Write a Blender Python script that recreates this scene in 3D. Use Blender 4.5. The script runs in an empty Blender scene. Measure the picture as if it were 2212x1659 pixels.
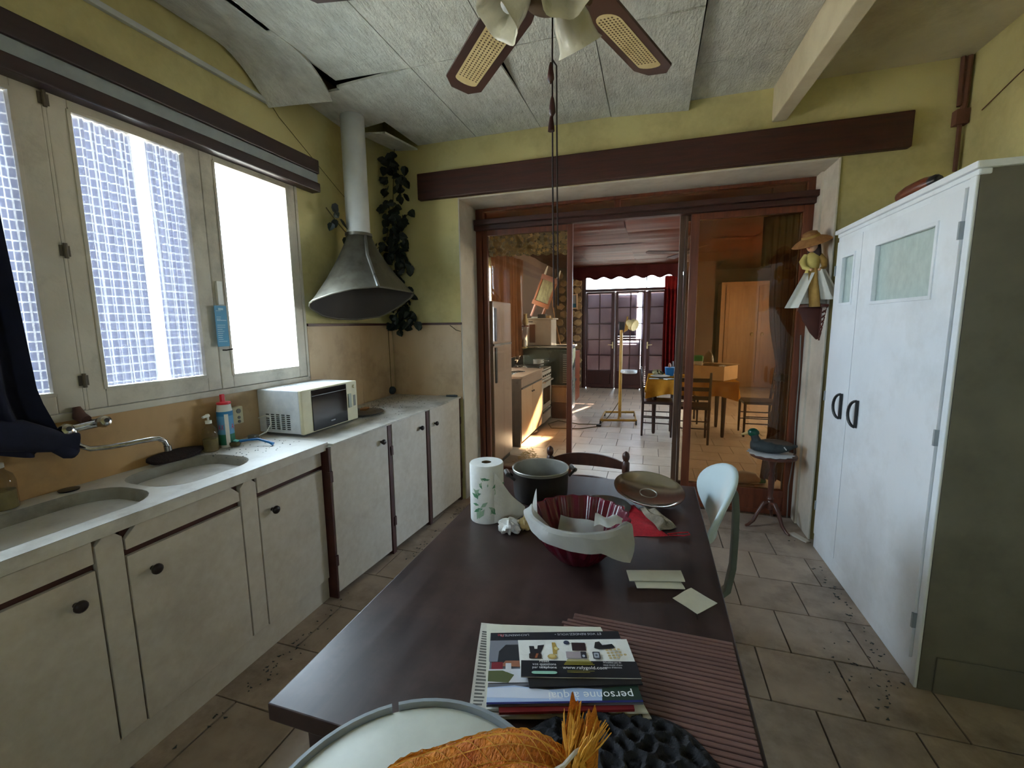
import bpy, bmesh, math, random
from mathutils import Vector, Matrix, Euler
random.seed(7)
R = math.radians
SC = bpy.context.scene
COL = SC.collection

# ------------------------------------------------------------------ camera, world, sun, portals, exposure
def set_camera():
    yaw, pitch, roll, f = R(-17.642), R(-7.717), R(-0.689), 946.7
    fw = Vector((math.sin(yaw) * math.cos(pitch), math.cos(yaw) * math.cos(pitch), math.sin(pitch)))
    r = Vector((math.cos(yaw), -math.sin(yaw), 0)); u = r.cross(fw)
    r2 = r * math.cos(roll) + u * math.sin(roll); u2 = -r * math.sin(roll) + u * math.cos(roll)
    cd = bpy.data.cameras.new('camera'); co = bpy.data.objects.new('camera', cd); COL.objects.link(co)
    m = Matrix((r2, u2, -fw)).transposed().to_4x4(); m.translation = (0, 0, 1.5)
    co.matrix_world = m
    cd.sensor_fit = 'HORIZONTAL'; cd.sensor_width = 36; cd.lens = 36 * f / 2212
    cd.clip_start = 0.02; cd.clip_end = 200
    SC.camera = co
set_camera()
W = bpy.data.worlds.new('sky'); SC.world = W; W.use_nodes = True
bg = W.node_tree.nodes['Background']
bg.inputs[0].default_value = (0.69, 0.85, 1.0, 1); bg.inputs[1].default_value = 15.0
sd = bpy.data.lights.new('sun', 'SUN'); so = bpy.data.objects.new('sun', sd); COL.objects.link(so)
sd.energy = 70; sd.angle = R(0.9); sd.color = (1.0, 0.86, 0.66)
so.rotation_euler = Vector((-0.32, -1.0, -0.483)).to_track_quat('-Z', 'Y').to_euler()
def portal(name, loc, rot, sx, sy):
    l = bpy.data.lights.new(name, 'AREA'); l.shape = 'RECTANGLE'; l.size = sx; l.size_y = sy
    o = bpy.data.objects.new(name, l); COL.objects.link(o); o.location = loc; o.rotation_euler = rot
    l.cycles.is_portal = True
portal('daylight_opening', (-2.36, 1.12, 1.79), (0, R(-90), 0), 1.4, 2.6)
portal('daylight_opening', (-2.32, 5.9, 1.65), (0, R(-90), 0), 1.5, 2.7)
portal('daylight_opening', (-0.62, 10.46, 1.3), (R(-90), 0, 0), 2.1, 2.5)
portal('daylight_opening', (0.25, -1.78, 1.8), (R(90), 0, 0), 0.6, 0.55)  # portal of the added fill window in the rear wall
portal('daylight_opening', (3.36, 7.7, 1.6), (0, R(90), 0), 1.5, 3.5)
vs = SC.view_settings
SC.display_settings.display_device = 'sRGB'
vs.view_transform = 'Standard'; vs.look = 'None'; vs.gamma = 1; vs.exposure = 1.0; vs.use_curve_mapping = False
cy = SC.cycles
cy.max_bounces = 10; cy.diffuse_bounces = 6; cy.glossy_bounces = 4; cy.transmission_bounces = 8; cy.transparent_max_bounces = 12
cy.sample_clamp_indirect = 8.0; cy.caustics_reflective = False; cy.caustics_refractive = False
cy.use_denoising = True

# ------------------------------------------------------------------ materials
def lin(c):
    return tuple(((x / 255) / 12.92 if x / 255 <= 0.04045 else ((x / 255 + 0.055) / 1.055) ** 2.4) for x in c) + (1,)
def nodes(name):
    m = bpy.data.materials.new(name); m.use_nodes = True
    nt = m.node_tree; nt.nodes.clear()
    out = nt.nodes.new('ShaderNodeOutputMaterial')
    return m, nt, out
def coords(nt, world, stretch):
    if world:
        g = nt.nodes.new('ShaderNodeNewGeometry'); src = g.outputs['Position']
    else:
        g = nt.nodes.new('ShaderNodeTexCoord'); src = g.outputs['Object']
    mp = nt.nodes.new('ShaderNodeMapping'); mp.inputs['Scale'].default_value = stretch
    nt.links.new(src, mp.inputs['Vector'])
    return mp.outputs['Vector']
def noise(nt, vec, scale, detail=4, rough=0.6):
    n = nt.nodes.new('ShaderNodeTexNoise'); n.inputs['Scale'].default_value = scale
    n.inputs['Detail'].default_value = detail; n.inputs['Roughness'].default_value = rough
    nt.links.new(vec, n.inputs['Vector']); return n.outputs['Fac']
def ramp(nt, fac, stops):
    r = nt.nodes.new('ShaderNodeValToRGB'); e = r.color_ramp.elements
    while len(e) < len(stops): e.new(0.5)
    for k, (p, c) in enumerate(stops): e[k].position = p; e[k].color = c
    nt.links.new(fac, r.inputs['Fac']); return r.outputs['Color']
def rgba_mix(nt, fac, a, b, mode='MIX'):
    m = nt.nodes.new('ShaderNodeMix'); m.data_type = 'RGBA'; m.blend_type = mode
    ins = [s for s in m.inputs if s.enabled]
    for sock, v in zip(ins, (fac, a, b)):
        if isinstance(v, bpy.types.NodeSocket): nt.links.new(v, sock)
        else: sock.default_value = v
    return [s for s in m.outputs if s.enabled][0]
MATS = {}
def mat(name, rgb, rgb2=None, rough=0.55, metal=0.0, scale=6, stretch=(1, 1, 1), bump=0.0, bscale=60, bstretch=None,
        world=True, dirt=None, dirt_scale=2.5, dirt_amt=0.5, spec=0.5, rvar=0.0, tint=0.0):
    """two-tone noise colour, optional dirt patches, optional relief"""
    m, nt, out = nodes(name)
    b = nt.nodes.new('ShaderNodeBsdfPrincipled')
    vec = coords(nt, world, stretch)
    c1 = lin(rgb); c2 = lin(rgb2) if rgb2 else tuple(x * 0.82 for x in c1[:3]) + (1,)
    f = noise(nt, vec, scale)
    col = ramp(nt, f, [(0.3, c2), (0.68, c1)])
    if dirt:
        v2 = coords(nt, world, (1, 1, 1))
        f2 = noise(nt, v2, dirt_scale, 6, 0.7)
        k = ramp(nt, f2, [(0.48, (0, 0, 0, 1)), (0.72, (dirt_amt,) * 3 + (1,))])
        col = rgba_mix(nt, k, col, lin(dirt))
    if tint:
        oi = nt.nodes.new('ShaderNodeObjectInfo')
        h = ramp(nt, oi.outputs['Random'], [(0, (1 - tint,) * 3 + (1,)), (1, (1, 1, 1, 1))])
        col = rgba_mix(nt, 1.0, col, h, 'MULTIPLY')
    nt.links.new(col, b.inputs['Base Color'])
    b.inputs['Roughness'].default_value = rough; b.inputs['Metallic'].default_value = metal
    b.inputs['Specular IOR Level'].default_value = spec
    if rvar:
        rr = ramp(nt, f, [(0.2, (max(rough - rvar, 0.02),) * 3 + (1,)), (0.8, (min(rough + rvar, 1),) * 3 + (1,))])
        nt.links.new(rr, b.inputs['Roughness'])
    if bump:
        bv = coords(nt, world, bstretch or stretch)
        bf = noise(nt, bv, bscale, 3, 0.6)
        bn = nt.nodes.new('ShaderNodeBump'); bn.inputs['Strength'].default_value = bump; bn.inputs['Distance'].default_value = 0.01
        nt.links.new(bf, bn.inputs['Height']); nt.links.new(bn.outputs['Normal'], b.inputs['Normal'])
    nt.links.new(b.outputs[0], out.inputs[0])
    MATS[name] = m
    return m
def glass(name, tint, rough=0.02, dust=0.08, dust_rgb=(190, 180, 165), reflect=1.0, dust_scale=3, glow=False):
    m, nt, out = nodes(name)
    tr = nt.nodes.new('ShaderNodeBsdfTransparent'); tr.inputs[0].default_value = tint + (1,)
    gl = nt.nodes.new('ShaderNodeBsdfGlossy'); gl.inputs['Roughness'].default_value = rough
    df = nt.nodes.new('ShaderNodeBsdfTranslucent' if glow else 'ShaderNodeBsdfDiffuse'); df.inputs[0].default_value = lin(dust_rgb)
    lw = nt.nodes.new('ShaderNodeLayerWeight'); lw.inputs[0].default_value = 0.5
    pw = nt.nodes.new('ShaderNodeMath'); pw.operation = 'POWER'; pw.inputs[1].default_value = 5
    nt.links.new(lw.outputs['Facing'], pw.inputs[0])
    mul = nt.nodes.new('ShaderNodeMath'); mul.operation = 'MULTIPLY_ADD'; mul.inputs[1].default_value = 0.9 * reflect; mul.inputs[2].default_value = 0.035 * reflect
    nt.links.new(pw.outputs[0], mul.inputs[0])
    a = nt.nodes.new('ShaderNodeMixShader'); nt.links.new(mul.outputs[0], a.inputs[0])
    nt.links.new(tr.outputs[0], a.inputs[1]); nt.links.new(gl.outputs[0], a.inputs[2])
    f = noise(nt, coords(nt, True, (1, 1, 1)), dust_scale, 6, 0.7)
    k = ramp(nt, f, [(0.3, (0, 0, 0, 1)), (0.8, (dust * 2,) * 3 + (1,))])
    s = nt.nodes.new('ShaderNodeMixShader'); nt.links.new(k, s.inputs[0])
    nt.links.new(a.outputs[0], s.inputs[1]); nt.links.new(df.outputs[0], s.inputs[2])
    nt.links.new(s.outputs[0], out.inputs[0]); MATS[name] = m
    return m
def cloth(name, rgb, trans=0.3, rgb2=None, scale=8, through=0.0, stretch=(1, 1, 1), tcol=None):
    """woven cloth: part of the light passes through it diffusely"""
    m, nt, out = nodes(name)
    f = noise(nt, coords(nt, True, stretch), scale, 5)
    c = ramp(nt, f, [(0.3, lin(rgb2 or tuple(x * 0.8 for x in rgb))), (0.7, lin(rgb))])
    d = nt.nodes.new('ShaderNodeBsdfDiffuse'); t = nt.nodes.new('ShaderNodeBsdfTranslucent')
    nt.links.new(c, d.inputs[0])
    if tcol: t.inputs[0].default_value = lin(tcol)
    else: nt.links.new(c, t.inputs[0])
    x = nt.nodes.new('ShaderNodeMixShader'); x.inputs[0].default_value = trans
    nt.links.new(d.outputs[0], x.inputs[1]); nt.links.new(t.outputs[0], x.inputs[2])
    last = x
    if through:
        tp = nt.nodes.new('ShaderNodeBsdfTransparent'); y = nt.nodes.new('ShaderNodeMixShader'); y.inputs[0].default_value = through
        nt.links.new(x.outputs[0], y.inputs[1]); nt.links.new(tp.outputs[0], y.inputs[2]); last = y
    nt.links.new(last.outputs[0], out.inputs[0]); MATS[name] = m
    return m
def lit(name, rgb, power):
    m, nt, out = nodes(name); e = nt.nodes.new('ShaderNodeEmission'); e.inputs[0].default_value = lin(rgb); e.inputs[1].default_value = power
    nt.links.new(e.outputs[0], out.inputs[0]); MATS[name] = m; return m
def plain(name, rgb, rough=0.6, metal=0.0, spec=0.5):
    if name in MATS: return MATS[name]
    m, nt, out = nodes(name); b = nt.nodes.new('ShaderNodeBsdfPrincipled')
    b.inputs['Base Color'].default_value = lin(rgb); b.inputs['Roughness'].default_value = rough; b.inputs['Metallic'].default_value = metal
    b.inputs['Specular IOR Level'].default_value = spec
    nt.links.new(b.outputs[0], out.inputs[0]); MATS[name] = m; return m
def ink(rgb): return plain('ink_%d_%d_%d' % rgb, rgb, 0.45)

mat('yellow_paint', (206, 197, 142), (190, 180, 124), rough=0.75, scale=1.6, dirt=(92, 78, 48), dirt_scale=1.3, dirt_amt=0.45, bump=0.08, bscale=90)
mat('splash_laminate', (198, 172, 136), (180, 152, 114), rough=0.5, scale=3, stretch=(1, 1, 0.35), dirt=(96, 68, 40), dirt_scale=2.2, dirt_amt=0.45)
mat('fibre_board', (214, 214, 206), (188, 188, 180), rough=0.9, scale=22, stretch=(1, 0.35, 1), bump=1.0, bscale=55, bstretch=(1.6, 0.55, 1), dirt=(120, 105, 88), dirt_scale=1.1, dirt_amt=0.35)
mat('splash_laminate_dark', (184, 146, 94), (160, 122, 72), rough=0.5, scale=3, stretch=(1, 1, 0.35), dirt=(92, 62, 34), dirt_scale=2.2, dirt_amt=0.5)  # darker, more orange laminate tone for the near panel
mat('fibre_board_edge', (224, 222, 210), rough=0.9)
mat('rough_ceiling', (216, 206, 182), (198, 188, 164), rough=0.9, scale=3, bump=0.2, bscale=60, dirt=(120, 104, 74), dirt_scale=1.4, dirt_amt=0.5)
mat('dark_void', (48, 40, 34), rough=0.95)
mat('white_plaster', (214, 208, 196), (196, 188, 174), rough=0.8, scale=3, bump=0.15, bscale=50, dirt=(110, 100, 80), dirt_scale=2.0, dirt_amt=0.35)
mat('beam_paint', (218, 206, 178), (200, 186, 156), rough=0.7, scale=5, bump=0.1)
mat('dark_beam', (70, 32, 25), (48, 22, 18), rough=0.5, scale=5, stretch=(0.6, 6, 8), bump=0.1, bscale=20)
mat('pelmet_wood', (46, 21, 21), (34, 15, 16), rough=0.45, scale=5, stretch=(6, 0.6, 8))
mat('door_wood', (120, 62, 38), (84, 40, 24), rough=0.4, scale=4, stretch=(8, 8, 0.5), bump=0.06, bscale=20)
mat('old_wood', (96, 66, 46), (60, 40, 28), rough=0.55, scale=5, stretch=(10, 10, 0.5))
mat('sash_paint', (206, 198, 182), (188, 180, 164), rough=0.6, scale=5, dirt=(90, 82, 66), dirt_scale=3.5, dirt_amt=0.5, bump=0.08)
mat('sink_resin', (216, 214, 208), (204, 200, 192), rough=0.45, scale=9, dirt=(110, 98, 82), dirt_scale=4, dirt_amt=0.45)
mat('basin_resin', (150, 147, 136), (128, 124, 114), rough=0.5, scale=9, dirt=(82, 74, 62), dirt_scale=5, dirt_amt=0.6)
mat('worktop', (206, 203, 196), (186, 180, 168), rough=0.5, scale=6, dirt=(86, 76, 60), dirt_scale=5, dirt_amt=0.6)
mat('cabinet_laminate', (208, 202, 192), (198, 190, 178), rough=0.55, scale=26, dirt=(128, 112, 92), dirt_scale=3, dirt_amt=0.28)
mat('cabinet_trim', (78, 38, 30), (58, 28, 24), rough=0.5, scale=8)
mat('knob_wood', (38, 24, 24), (28, 18, 18), rough=0.35)
mat('table_wood', (60, 44, 41), (45, 32, 31), rough=0.34, scale=3, stretch=(9, 0.5, 4), dirt=(96, 72, 66), dirt_scale=6, dirt_amt=0.35, rvar=0.08)
mat('slat_wood', (116, 84, 77), (92, 64, 58), rough=0.5, scale=5, stretch=(0.8, 10, 10))
mat('floor_tile', (184, 166, 150), (156, 138, 122), rough=0.5, scale=5, dirt=(70, 56, 46), dirt_scale=2.6, dirt_amt=0.65, tint=0.14, rvar=0.1)
mat('floor_tile_clean', (206, 190, 170), (188, 170, 150), rough=0.36, scale=4, dirt=(120, 98, 78), dirt_scale=1.4, dirt_amt=0.4, tint=0.12)
mat('grout', (92, 78, 66), (66, 54, 46), rough=0.9, scale=8)
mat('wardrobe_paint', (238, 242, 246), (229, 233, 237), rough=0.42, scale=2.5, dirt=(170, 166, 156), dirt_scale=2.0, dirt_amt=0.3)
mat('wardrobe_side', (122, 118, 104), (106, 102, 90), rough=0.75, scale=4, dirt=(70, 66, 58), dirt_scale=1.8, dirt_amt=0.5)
mat('frosted', (196, 210, 204), (176, 192, 188), rough=0.3, scale=30, stretch=(1, 1, 0.6))
mat('black_metal', (32, 32, 34), rough=0.35)
mat('grey_steel', (150, 150, 148), (118, 116, 112), rough=0.34, metal=0.9, scale=5, rvar=0.12)
mat('hood_steel', (120, 116, 104), (84, 80, 70), rough=0.42, metal=0.75, scale=4, dirt=(50, 42, 32), dirt_scale=5, dirt_amt=0.6, rvar=0.1)
mat('hood_inside', (52, 46, 42), rough=0.8)
mat('pipe_paint', (196, 200, 202), (180, 184, 186), rough=0.5, scale=5)
mat('chrome', (200, 198, 192), (150, 146, 136), rough=0.18, metal=1.0, scale=20, dirt=(96, 84, 66), dirt_scale=30, dirt_amt=0.5)
mat('pot_steel', (178, 176, 168), (140, 138, 130), rough=0.36, metal=0.6, scale=6, rvar=0.1)
mat('pot_burnt', (52, 44, 40), (30, 26, 26), rough=0.5, metal=0.4, scale=9)
mat('lid_steel', (206, 200, 188), (180, 174, 160), rough=0.17, metal=0.95, scale=5, rvar=0.08)
mat('bowl_glaze', (98, 20, 38), (82, 15, 32), rough=0.16, scale=5)
mat('paper_white', (228, 228, 224), (216, 216, 212), rough=0.8, scale=20, bump=0.2, bscale=90)
mat('paper_cream', (214, 212, 196), (200, 198, 182), rough=0.7, scale=14)
mat('newsprint', (206, 202, 190), (176, 172, 162), rough=0.85, scale=24)
mat('white_plastic', (226, 224, 214), (214, 210, 198), rough=0.4, scale=8)
mat('cream_plastic', (214, 206, 172), (202, 192, 158), rough=0.45, scale=8)
mat('oven_paint', (216, 218, 218), (200, 204, 206), rough=0.45, scale=30, dirt=(150, 146, 136), dirt_scale=6, dirt_amt=0.3)
mat('oven_glass', (16, 14, 14), rough=0.1)
mat('navy_cloth', (26, 28, 52), (18, 18, 36), rough=0.95, scale=12)
mat('leaf_green', (24, 38, 27), (13, 22, 16), rough=0.5, scale=14)
mat('stem_brown', (96, 84, 48), rough=0.8)
mat('duck_dark', (58, 66, 66), (40, 46, 48), rough=0.6, scale=18, bump=0.3, bscale=80)
mat('duck_brown', (92, 76, 62), (70, 58, 48), rough=0.6, scale=14)
mat('duck_green', (16, 92, 62), (10, 52, 46), rough=0.3, scale=9)
mat('duck_bill', (190, 158, 96), rough=0.4)
mat('stand_wood', (96, 56, 44), (70, 40, 32), rough=0.3, scale=5, stretch=(6, 6, 1))
mat('doily', (222, 224, 226), (206, 208, 212), rough=0.9, scale=40, bump=0.4, bscale=120)
mat('doll_cream', (226, 224, 214), (206, 204, 194), rough=0.9, scale=9)
mat('doll_gold', (176, 138, 66), (140, 104, 46), rough=0.7, scale=12)
mat('doll_blouse', (214, 196, 116), (190, 166, 84), rough=0.8, scale=12)
mat('doll_hair', (52, 32, 26), (34, 22, 20), rough=0.7, scale=30)
mat('doll_skin', (226, 178, 142), rough=0.5)
mat('straw', (168, 118, 66), (132, 88, 46), rough=0.8, scale=20, bump=0.3)
mat('bracket_wood', (92, 42, 30), (66, 30, 22), rough=0.4, scale=6)
mat('net_orange', (232, 146, 30), (198, 98, 12), rough=0.65, scale=22, bump=1.0, bscale=240, bstretch=(1, .25, 1))
mat('net_loose', (226, 168, 60), (206, 140, 40), rough=0.7, scale=30, bump=0.6, bscale=90)
mat('string_white', (216, 208, 196), rough=0.9)
mat('stool_top', (196, 198, 186), (184, 186, 174), rough=0.5, scale=16)
mat('stool_rim', (152, 160, 164), (136, 144, 150), rough=0.35, scale=10)
mat('black_yarn', (26, 25, 30), (14, 14, 18), rough=0.9, scale=40, bump=0.6, bscale=80)
mat('chair_white', (206, 222, 226), (196, 212, 216), rough=0.35, scale=5)
mat('chair_grey', (106, 114, 106), (88, 96, 88), rough=0.45, scale=8)
mat('chair_wood', (76, 42, 30), (52, 28, 22), rough=0.38, scale=5, stretch=(6, 6, 1.5))
mat('dark_chair', (52, 30, 26), (36, 20, 18), rough=0.4, scale=5)
mat('blade_wood', (68, 41, 33), (52, 30, 25), rough=0.35, scale=5)
mat('cane', (206, 186, 136), (188, 166, 112), rough=0.7, scale=20)
mat('cane_hole', (92, 70, 42), rough=0.9)
mat('tulip_glass', (218, 214, 196), (204, 200, 182), rough=0.25, scale=12, bump=0.2, bscale=30)
mat('tassel_wood', (66, 26, 22), rough=0.4)
mat('cord_dark', (44, 30, 26), rough=0.8)
mat('fridge_paint', (176, 150, 128), (160, 134, 114), rough=0.3, scale=3)
mat('low_cabinet', (206, 172, 136), (190, 156, 120), rough=0.35, scale=4, stretch=(1, 1, 0.4))
mat('stove_enamel', (206, 196, 180), (190, 178, 162), rough=0.25, scale=4)
mat('stove_dark', (40, 38, 36), rough=0.3)
mat('boiler_green', (66, 76, 66), (48, 56, 50), rough=0.28, metal=0.4, scale=3, rvar=0.1)
mat('oak', (192, 150, 108), (168, 126, 86), rough=0.4, scale=3, stretch=(6, 6, 0.6))
mat('sideboard_wood', (122, 62, 36), (92, 44, 26), rough=0.35, scale=4)
mat('far_plank', (82, 38, 21), (58, 26, 15), rough=0.6, spec=0.04, scale=2, stretch=(0.5, 4, 4), tint=0.3, bump=0.15, bscale=5)
mat('far_wall', (96, 72, 58), (80, 60, 48), rough=0.85, scale=2)
mat('stone', (176, 138, 88), (112, 80, 44), rough=0.9, scale=7, tint=0.35, bump=0.6, bscale=18)
mat('mortar', (96, 70, 44), rough=0.95)
mat('french_wood', (60, 28, 22), (44, 20, 16), rough=0.4, scale=5, stretch=(8, 8, 0.6))
mat('shutter_grey', (74, 66, 78), (62, 54, 64), rough=0.8, scale=3)
cloth('brown_curtain', (104, 68, 42), 0.07, (92, 54, 30), 10)
cloth('tie_curtain', (112, 76, 56), 0.15, (82, 54, 40), 12)
cloth('red_curtain', (84, 18, 15), 0.02, (58, 12, 12), 10)
cloth('valance_cloth', (64, 28, 26), 0.12, (52, 22, 22), 8)
cloth('yellow_cloth', (204, 150, 60), 0.25, (178, 122, 40), 9)
cloth('lace', (132, 124, 92), 0.3, (92, 86, 62), 45, 0.25)
cloth('old_net', (180, 176, 186), 0.5, (150, 146, 160), 60, 0.25)
mat('yellow_enamel', (178, 140, 62), (150, 112, 44), rough=0.4, scale=8)
mat('cardboard', (196, 158, 106), (176, 138, 88), rough=0.8, scale=8)
mat('clear_plastic', (206, 204, 196), (176, 174, 168), rough=0.2, scale=12)
mat('green_plastic', (40, 150, 84), rough=0.4)
mat('blue_plastic', (30, 110, 170), rough=0.4)
mat('rush', (150, 146, 110), (112, 106, 76), rough=0.9, scale=30, stretch=(1, 1, 0.4))
mat('pink_wood', (150, 104, 90), (126, 84, 72), rough=0.5)
mat('orange_wood', (142, 80, 42), (116, 62, 32), rough=0.5)
mat('rust_pipe', (112, 72, 56), (80, 52, 42), rough=0.8)
mat('stem_grey', (112, 100, 84), (86, 76, 62), rough=0.6)
mat('mat_dark', (44, 26, 22), (30, 18, 16), rough=0.95, scale=40, bump=0.6, bscale=120)
mat('grey_cable', (130, 128, 122), rough=0.6)
mat('pale_ground', (206, 200, 188), (188, 182, 170), rough=0.9, scale=1)
glass('pane_clear', (0.98, 0.99, 0.99), dust=0.02)
glass('pane_dusty', (0.86, 0.78, 0.68), dust=0.05, dust_rgb=(170, 150, 124))
glass('pane_amber', (0.85, 0.74, 0.61), dust=0.04, dust_rgb=(170, 130, 86))
glass('pane_reeded', (0.62, 0.58, 0.62), rough=0.25, dust=0.2, dust_rgb=(150, 140, 150), glow=True)
glass('pane_smoked', (0.55, 0.40, 0.28), dust=0.26, dust_rgb=(138, 108, 82))
glass('soap_clear', (0.80, 0.74, 0.60), rough=0.1, dust=0.2, dust_rgb=(150, 130, 96))

def net_material():
    """square-mesh net curtain: white threads, thin bluish cells"""
    m, nt, out = nodes('net_curtain')
    uv = nt.nodes.new('ShaderNodeTexCoord')
    sep = nt.nodes.new('ShaderNodeSeparateXYZ'); nt.links.new(uv.outputs['UV'], sep.inputs[0])
    def line(o, n, w):
        a = nt.nodes.new('ShaderNodeMath'); a.operation = 'MULTIPLY'; a.inputs[1].default_value = n; nt.links.new(o, a.inputs[0])
        b = nt.nodes.new('ShaderNodeMath'); b.operation = 'FRACT'; nt.links.new(a.outputs[0], b.inputs[0])
        c = nt.nodes.new('ShaderNodeMath'); c.operation = 'LESS_THAN'; c.inputs[1].default_value = w; nt.links.new(b.outputs[0], c.inputs[0])
        return c.outputs[0]
    mx = nt.nodes.new('ShaderNodeMath'); mx.operation = 'MAXIMUM'
    nt.links.new(line(sep.outputs[0], 1, 0.24), mx.inputs[0]); nt.links.new(line(sep.outputs[1], 1, 0.16), mx.inputs[1])
    t1 = nt.nodes.new('ShaderNodeBsdfTranslucent'); t2 = nt.nodes.new('ShaderNodeBsdfTranslucent')
    t1.inputs[0].default_value = NET_THREAD; t2.inputs[0].default_value = NET_CELL
    x = nt.nodes.new('ShaderNodeMixShader'); nt.links.new(mx.outputs[0], x.inputs[0])
    nt.links.new(t2.outputs[0], x.inputs[1]); nt.links.new(t1.outputs[0], x.inputs[2])
    d = nt.nodes.new('ShaderNodeBsdfDiffuse'); d.inputs[0].default_value = (0.5, 0.5, 0.55, 1)
    y = nt.nodes.new('ShaderNodeAddShader'); nt.links.new(x.outputs[0], y.inputs[0]); nt.links.new(d.outputs[0], y.inputs[1])
    nt.links.new(y.outputs[0], out.inputs[0]); MATS['net_curtain'] = m
NET_THREAD = (0.062, 0.062, 0.066, 1); NET_CELL = (0.018, 0.020, 0.031, 1)
net_material()
def brick_floor(name):
    m, nt, out = nodes(name); b = nt.nodes.new('ShaderNodeBsdfPrincipled')
    v = coords(nt, True, (1, 1, 1)); t = nt.nodes.new('ShaderNodeTexBrick')
    t.inputs['Scale'].default_value = 1; t.inputs['Brick Width'].default_value = 0.33; t.inputs['Row Height'].default_value = 0.33
    t.inputs['Mortar Size'].default_value = 0.006
    t.inputs['Color1'].default_value = lin((184, 162, 138)); t.inputs['Color2'].default_value = lin((166, 144, 122)); t.inputs['Mortar'].default_value = lin((110, 92, 78))
    nt.links.new(v, t.inputs[0]); nt.links.new(t.outputs[0], b.inputs['Base Color']); b.inputs['Roughness'].default_value = 0.4
    nt.links.new(b.outputs[0], out.inputs[0]); MATS[name] = m
brick_floor('far_floor_tiles')

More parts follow.
